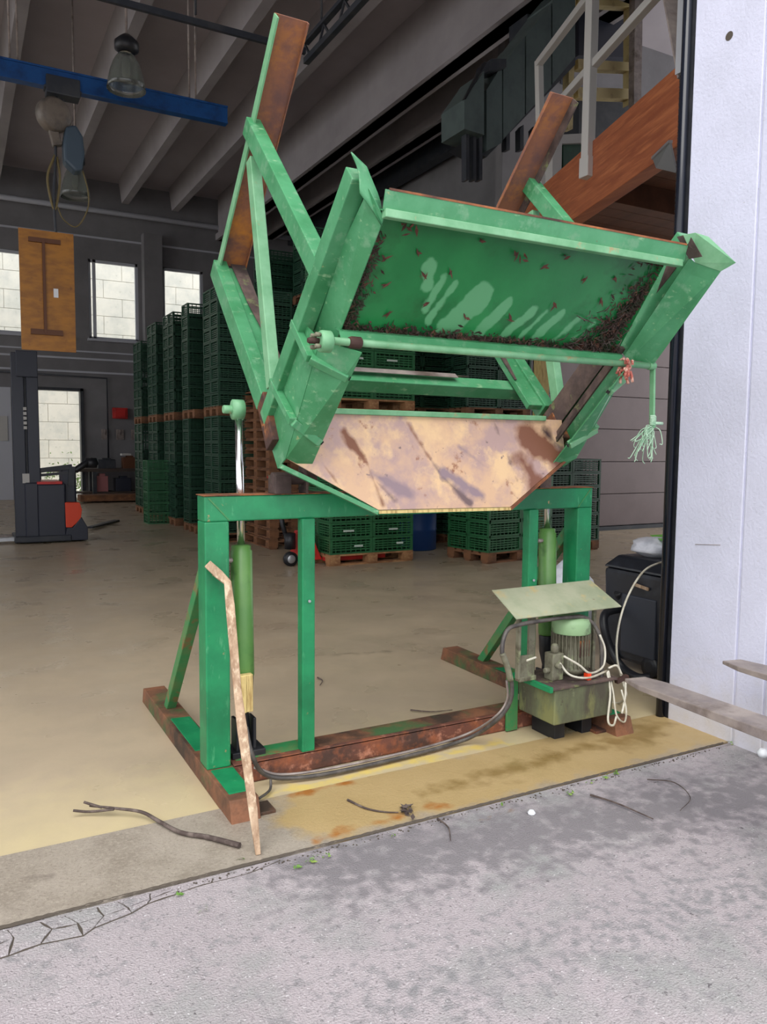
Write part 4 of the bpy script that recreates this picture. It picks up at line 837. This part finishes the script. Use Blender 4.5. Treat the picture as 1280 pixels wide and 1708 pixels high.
# ---------------------------------------------------------------- workbench and clutter at the back wall
W_ = empty('workbench', (3.3, 22.2, 0), 'dark workbench with cluttered top along the back wall', 'workbench')
b = NB(); box(b, 1.75, 4.9, 21.9, 22.7, .76, .84); obj('bench_top', b, M['bench'], W_)
for x in (1.85, 3.2, 4.75):
    for y in (21.98, 22.6): b = NB(); box(b, x-.05, x+.05, y-.05, y+.05, 0, .76); obj('leg', b, M['darkmet'], W_)
b = NB(); box(b, 1.85, 4.75, 22.0, 22.6, .18, .22); obj('lower_shelf', b, M['bench'], W_)
def item(name, x0, x1, y, d, z0, h, m, label, cat, bev=.01):
    b = NB(); box(b, x0, x1, y, y+d, z0, z0+h); box(b, x0+(x1-x0)*.25, x1-(x1-x0)*.25, y-.01, y+d*.5, z0+h, z0+h*1.15); tag(obj(name, b, m, bevel=bev), label, cat)
item('tool_case', 3.3, 3.75, 22.0, .35, .84, .24, M['darkmet'], 'dark tool case on the workbench right of the doorway', 'case')
item('toolbox', 3.95, 4.3, 22.0, .3, .84, .3, M['brown'], 'brown box on the middle of the workbench', 'box')
item('paper_stack', 3.9, 4.15, 21.95, .2, 1.20-.01, .05, M['paper'], 'pale papers lying on the brown box', 'papers')
item('monitor', 4.5, 4.75, 22.2, .12, .84, .45, M['darkmet'], 'dark upright screen at the right end of the workbench', 'monitor')
item('white_carton', 4.42, 4.62, 21.95, .2, .84, .14, M['white'], 'small white carton at the right end of the workbench', 'carton')
item('pink_box', 3.25, 3.55, 22.0, .3, .22, .42, mat('dull pink card', s2l(170,110,110), rough=.8), 'dull pink box under the workbench beside the door', 'box')
item('storage_box', 3.75, 4.15, 22.0, .4, .22, .36, M['navy'], 'dark storage box under the middle of the workbench', 'box')
item('storage_box', 4.35, 4.7, 22.0, .4, .22, .28, M['convey'], 'grey green storage box under the right end of the workbench', 'box')
b = NB(); box(b, 3.85, 4.25, 22.86, 22.98, 2.2, 2.5); box(b, 3.9, 4.2, 22.84, 22.86, 2.23, 2.47); tag(obj('first_aid_box', b, M['red'], bevel=.01), 'red box mounted on the back wall over the workbench', 'box')
for i, x in enumerate((3.55, 3.95, 4.35)):
    b = NB(); box(b, x, x+.2, 22.96, 22.99, 1.62, 1.9); tube(b, [(x+.1,22.94,1.9),(x+.1,22.94,1.75)], .02, 6); tag(obj('wall_hook', b, M['steel']), '%s of three small grey tool holders on the back wall over the bench' % ('leftmost','middle','rightmost')[i], 'holder')
b = NB(); box(b, 2.7, 4.3, 20.9, 21.5, .04, .20); tag(obj('flat_crate', b, M['palletdark'], bevel=.01), 'low dark timber platform on the floor before the workbench', 'platform')
b = NB(); tube(b, [(3.72,22.93,0.9),(3.72,22.93,3.3),(1.0,22.93,3.35)], .025, 8); tag(obj('conduit', b, M['darkmet']), 'thin dark conduit running over and down beside the back door', 'conduit')
b = NB(); box(b, -1.2, 1.3, 22.9, 22.98, 0, 2.95); struct('door_3', b, M['frame'])
b = NB(); box(b, -1.1, 1.2, 22.88, 22.9, 1.55, 2.2); struct('door_3_light', b, M['paper'])
# weeds outside the back door
b = NB()
for k in range(500):
    c = R_.choice([(2.35,25.6,.5),(2.9,25.8,.9),(3.3,26.2,.8),(3.6,26,.5)]); leaf(b, (c[0]+R_.gauss(0,.18), c[1]+R_.gauss(0,.2), abs(R_.gauss(c[2]*.5,c[2]*.35))), (R_.uniform(-1,1),R_.uniform(-1,1),.6), .12, .05, R_.uniform(0,6))
tag(obj('yard_weeds', b, M['greenleaf']), 'green weeds growing outside the open back door', 'weeds', kind='stuff')

# ---------------------------------------------------------------- crane rail, hoist, board, lamps
C_ = empty('crane_rail', (0, 10, 5.6), 'blue crane rail hanging from the ceiling at upper left', 'crane rail')
b = NB(); box(b, -6, 3.13, 9.94, 10.06, 5.52, 5.54); box(b, -6, 3.13, 9.94, 10.06, 5.71, 5.73); box(b, -6, 3.13, 9.96, 10.03, 5.54, 5.71); obj('rail_profile', b, M['blue'], C_)
for x in (-3.5, -1, .7, 2.7): b = NB(); tube(b, [(x-.04,10,5.73),(x-.04,10,8.6)], .012, 6); tube(b, [(x+.04,10,5.73),(x+.04,10,8.6)], .012, 6); obj('hanger_rod', b, M['steel'], C_)
b = NB(); box(b, 1.02, 1.38, 9.9, 10.1, 5.44, 5.64); box(b, 1.0, 1.4, 9.92, 10.08, 5.50, 5.53); tag(obj('rail_trolley', b, M['darkmet'], bevel=.01), 'dark trolley running on the blue crane rail above the hoist', 'trolley')
H_ = empty('chain_hoist', (1.15, 10, 4.2), 'grey chain hoist hanging from the trolley on the blue rail', 'hoist')
hp = lambda px, py: at(px, py, Y=10)
b = NB(); tube(b, spline([hp(99,155), hp(93,160), hp(97,170), hp(103,172), hp(104,166)], 4), .02, 8); obj('top_hook', b, M['darkmet'], H_)
c = hp(95,196); b = NB(); lathe(b, c+Vector((0,-.12,0)), [(.10,0),(.17,.02),(.19,.06),(.19,.16),(.17,.2),(.1,.22)], 20, (-.35,1,.1)); obj('drum_casing', b, M['hoist'], H_, bevel=.006)
b = NB(); a = [hp(p,q) for p,q in ((108,215),(125,212),(137,232),(140,262),(136,288),(124,290),(106,272),(104,240))]
a0 = [b.verts.new(p+Vector((0,-.1,0))) for p in a]; a1 = [b.verts.new(p+Vector((0,.1,0))) for p in a]; b.faces.new(a0[::-1]); b.faces.new(a1)
for k in range(8): b.faces.new([a0[k], a0[(k+1)%8], a1[(k+1)%8], a1[k]])
obj('motor_casing', b, M['hoistb'], H_, bevel=.03)
b = NB(); bar(b, hp(88,216), hp(96,244), .1, .1, (0,1,0)); obj('chain_guide', b, M['hoist'], H_, bevel=.01)
b = NB(); tube(b, spline([hp(93,240), hp(92,280), hp(90,330), hp(94,400)], 5), .016, 6); obj('load_chain', b, M['darkmet'], H_)
b = NB(); tube(b, spline([hp(92,258), hp(80,290), hp(82,320), hp(92,350), hp(100,300), hp(95,262)], 5), .014, 6); tube(b, spline([hp(138,285), hp(147,320), hp(146,350), hp(128,378), hp(106,366), hp(96,345)], 6), .008, 6); obj('control_cable', b, mat('olive cable', s2l(112,98,60), rough=.6), H_)
Bd = empty('hanging_board', (1.0, 10, 2.6), 'amber wooden board hanging flat below the hoist in front of the windows', 'board')
a, c = hp(36,583), hp(122,395); zc = a.z; 
b = NB(); box(b, a.x, c.x+.0, 9.97, 10.0, a.z, c.z+.02); obj('board_sheet', b, M['amber'], Bd)
for z0, z1 in ((c.z-.12, c.z-.07), (a.z+.18, a.z+.24)): b = NB(); box(b, a.x+.1, a.x+.44, 9.94, 9.97, z0, z1); obj('batten', b, M['brown'], Bd)
b = NB(); box(b, a.x+.24, a.x+.27, 9.93, 9.96, a.z+.2, c.z-.08); obj('batten', b, M['brown'], Bd)
b = NB(); q = hp(92, 490); box(b, q.x-.02, q.x+.03, 9.955, 9.969, q.z-.05, q.z+.05); obj('white_tag', b, M['white'], Bd)
def bell(px, pyt, pyb, Y, wpx, label):
    L_ = None; top = at(px, pyt, Y=Y); bot = at(px, pyb, Y=Y); h = top.z-bot.z; r = wpx/2/F_PX*(Vector(top)-Vector((0,0,1.5))).length*.97
    L_ = empty('pendant_lamp', bot, label, 'lamp')
    b = NB(); lathe(b, top-Vector((0,0,h*.30)), [(r*.4,0),(r*.62,h*.06),(r*.62,h*.2),(r*.4,h*.28),(r*.2,h*.34)], 20); obj('ballast_housing', b, M['black'], L_)
    b = NB(); tube(b, [top, (top.x, top.y, 8.6)], .015, 6); obj('suspension_rod', b, M['steel'], L_)
    b = NB(); n = 24; rings = []
    for rr, z in ((.35,.68),(.5,.62),(.68,.5),(.84,.32),(.95,.12),(1,0),(.985,0),(.93,.12),(.82,.32),(.66,.5),(.48,.61)):
        rings.append([b.verts.new(bot+Vector((math.cos(2*math.pi*k/n)*rr*r, math.sin(2*math.pi*k/n)*rr*r, z*h))) for k in range(n)])
    for p, q in zip(rings, rings[1:]):
        for k in range(n): f = b.faces.new([p[k], p[(k+1)%n], q[(k+1)%n], q[k]]); f.smooth = True
    obj('bell_reflector', b, M['lampglass'], L_)
    b = NB(); lathe(b, bot+Vector((0,0,h*.2)), [(r*.1,0),(r*.22,h*.1),(r*.22,h*.3),(r*.12,h*.42)], 12); obj('bulb', b, M['paper'], L_)
bell(211, 62, 150, 9.3, 54, 'clear bell pendant lamp with black top in front of the blue rail')
bell(126, 255, 330, 13.0, 42, 'smaller clear bell pendant lamp hanging behind the hoist')
# overhead rails at the top
b = NB(); box(b, -6, 3.36, 7.98, 8.02, 5.60, 5.66)
for x in (-3, 0, 2.2): tube(b, [(x,8,5.7),(x,8,8.6)], .012, 6)
tag(obj('cross_rail', b, M['darkmet']), 'grey steel cross rail hanging under the ceiling at the top', 'rail')
b = NB(); box(b, 3.34, 3.40, 4.2, 8.0, 5.50, 5.56); box(b, 3.34, 3.40, 4.2, 8.0, 5.70, 5.74)
for k in range(16): bar(b, (3.37, 4.3+k*.24, 5.56), (3.37, 4.3+k*.24+.12*(1 if k%2 else -1)*1.0, 5.70), .02, .02)
for y in (5, 7.6): tube(b, [(3.37,y,5.74),(3.37,y,8.6)], .012, 6)
tag(obj('cable_track', b, M['darkmet']), 'dark latticed cable track running towards the viewer at the top', 'track')

# ---------------------------------------------------------------- mezzanine
def fx(y): return 4.76 + .341*(y-4.294)
DK = empty('mezzanine', (5.3, 6, 3.7), 'timber mezzanine platform with orange glulam edge beam at upper right', 'platform')
y0, y1 = 3.5, 7.5
b = NB()
hexa(b, [(fx(y0),y0,3.72),(fx(y0)+.16,y0,3.72),(fx(y1)+.16,y1,3.72),(fx(y1),y1,3.72),(fx(y0),y0,4.31),(fx(y0)+.16,y0,4.31),(fx(y1)+.16,y1,4.31),(fx(y1),y1,4.31)])
obj('edge_beam', b, M['glulam'], DK, bevel=.006)
for k in range(22):
    ya = y0 + k*.23; 
    b = NB(); hexa(b, [(fx(ya)+.16,ya,3.98),(12,ya,3.98),(12,ya+.222,3.98),(fx(ya+.22)+.16,ya+.222,3.98),(fx(ya)+.16,ya,4.02),(12,ya,4.02),(12,ya+.222,4.02),(fx(ya+.22)+.16,ya+.222,4.02)]); obj('deck_plank', b, M['deckwood'], DK)
for y in (4.2, 5.6, 7.0): b = NB(); box(b, fx(y)+.17, 12, y-.06, y+.06, 3.76, 3.978); obj('joist', b, M['deckwood'], DK)
b = NB(); u0, u1 = at(1090,264,Y=4.55), at(1119,236,Y=4.2); bar(b, u0, u1, .03, .02); plate(b, [u0, u1, at(1130,288,Y=4.2), at(1096,280,Y=4.55)], .012); obj('joist_bracket', b, M['alu'], DK)
b = NB(); box(b, 7.0, 7.15, 8.45, 8.6, 0, 3.98); bar(b, (7.07,8.2,4.05),(7.07,8.6,3.95),.15,.1); tag(obj('timber_post', b, M['yellowwood']), 'pale timber post standing behind the back beam of the cradle', 'post')
RL = empty('guard_railing', (5.2, 5.7, 4.2), 'cream grey tubular guard railing on the mezzanine edge', 'railing')
def q_(y, z, o=-.03): return Vector((fx(y)+o, y, z))
b = NB(); bar(b, q_(5.70,4.05), q_(5.70,7.0), .09, .09); bar(b, q_(5.70,3.99,-.02), q_(5.70,4.17,-.02), .12, .12); obj('post', b, M['railpaint'], RL, bevel=.006)
b = NB(); bar(b, q_(6.98,4.31,.05), q_(6.98,5.65), .07, .07); obj('post', b, M['railpaint'], RL, bevel=.006)
b = NB(); bar(b, q_(6.98,5.62), q_(3.6,5.62), .07, .07, (0,0,1)); obj('top_rail', b, M['railpaint'], RL, bevel=.006)
b = NB(); bar(b, q_(6.98,4.99,-.0), q_(3.6,4.99,-.0), .07, .07, (0,0,1)); obj('middle_rail', b, M['railpaint'], RL, bevel=.006)
b = NB(); bar(b, q_(3.6,4.05), q_(3.6,6.9), .09, .09); obj('post', b, M['railpaint'], RL, bevel=.006)
# sorting machinery on and beside the mezzanine
V_ = empty('sorting_conveyor', (6, 8, 4.4), 'grey green inclined sorting conveyor with side panels behind the railing', 'conveyor')
def pp(pts, Y, dep, name, m, par=V_, **k):
    b = NB(); a = [at(p, q, Y=Y) for p, q in pts]; n = len(a); a0 = [b.verts.new(p) for p in a]; a1 = [b.verts.new(p+Vector((0,dep,0))) for p in a]; b.faces.new(a0[::-1]); b.faces.new(a1)
    for i in range(n): b.faces.new([a0[i], a0[(i+1)%n], a1[(i+1)%n], a1[i]])
    return obj(name, b, m, par, **k)
pp([(775,165),(800,130),(808,118),(808,225),(775,215)], 8.0, .5, 'side_panel', M['convey'])
pp([(812,150),(838,108),(838,238),(812,252)], 8.1, .5, 'side_panel', M['convey'])
pp([(840,108),(876,60),(876,192),(840,232)], 8.1, .5, 'side_panel', M['convey'])
pp([(878,60),(920,5),(920,145),(878,190)], 8.1, .5, 'side_panel', M['convey'])
pp([(922,0),(960,-45),(960,95),(922,140)], 8.1, .5, 'side_panel', M['convey'])
pp([(820,98),(845,98),(845,112),(815,118)], 8.0, .3, 'motor_box', M['darkmet'])
pp([(770,240),(812,262),(960,108),(960,80),(812,250)], 8.2, .3, 'lower_beam', M['darkmet'])
for x in (778, 790, 800): pp([(x,215),(x+5,215),(x+5,300),(x,300)], 8.1, .1, 'support_leg', M['darkmet'])
for x in (845, 868, 890): pp([(x,215),(x+6,208),(x+6,250),(x,250)], 8.3, .1, 'support_leg', M['darkmet'])
pp([(775,165),(778,165),(812,105),(808,103)], 7.98, .05, 'edge_rail', M['black'])
F_ = empty('machine_frame', (7, 8.5, 4.31), 'cream yellow steel machine frame standing on the mezzanine', 'frame')
for a_ in ([(928,-40),(940,-40),(942,120),(932,125)], [(952,-40),(962,-40),(956,215),(948,215)], [(1052,-60),(1062,-60),(1058,170),(1050,175)], [(965,98),(1055,104),(1055,118),(965,114)], [(965,-10),(1055,-2),(1055,12),(965,6)], [(965,145),(1050,148),(1050,165),(965,162)]):
    pp(a_, 8.4, .12, 'frame_bar', M['cream'], F_)
pp([(966,-60),(1050,-60),(1050,96),(966,92)], 8.9, .4, 'machine_housing', M['navy'], F_)
pp([(880,-60),(925,-60),(925,60),(880,100)], 8.9, .4, 'machine_housing', M['darkmet'], F_)
pp([(966,165),(1050,168),(1050,230),(966,260)], 8.9, .4, 'machine_housing', M['darkmet'], F_)
pp([(1060,-60),(1074,-60),(1070,165),(1058,178)], 8.2, .1, 'corner_post', M['steel'], F_)
G_ = empty('window_box', (6.3, 7.4, 4.3), 'pale framed cabinet just behind the foot of the railing post', 'cabinet')
pp([(922,225),(985,222),(985,238),(922,240)], 7.6, .3, 'frame_top', M['railpaint'], G_)
pp([(922,238),(938,238),(936,345),(922,350)], 7.6, .3, 'frame_side', M['railpaint'], G_)
pp([(940,240),(985,240),(985,285),(940,290)], 7.65, .25, 'green_face', M['cratedark'], G_)
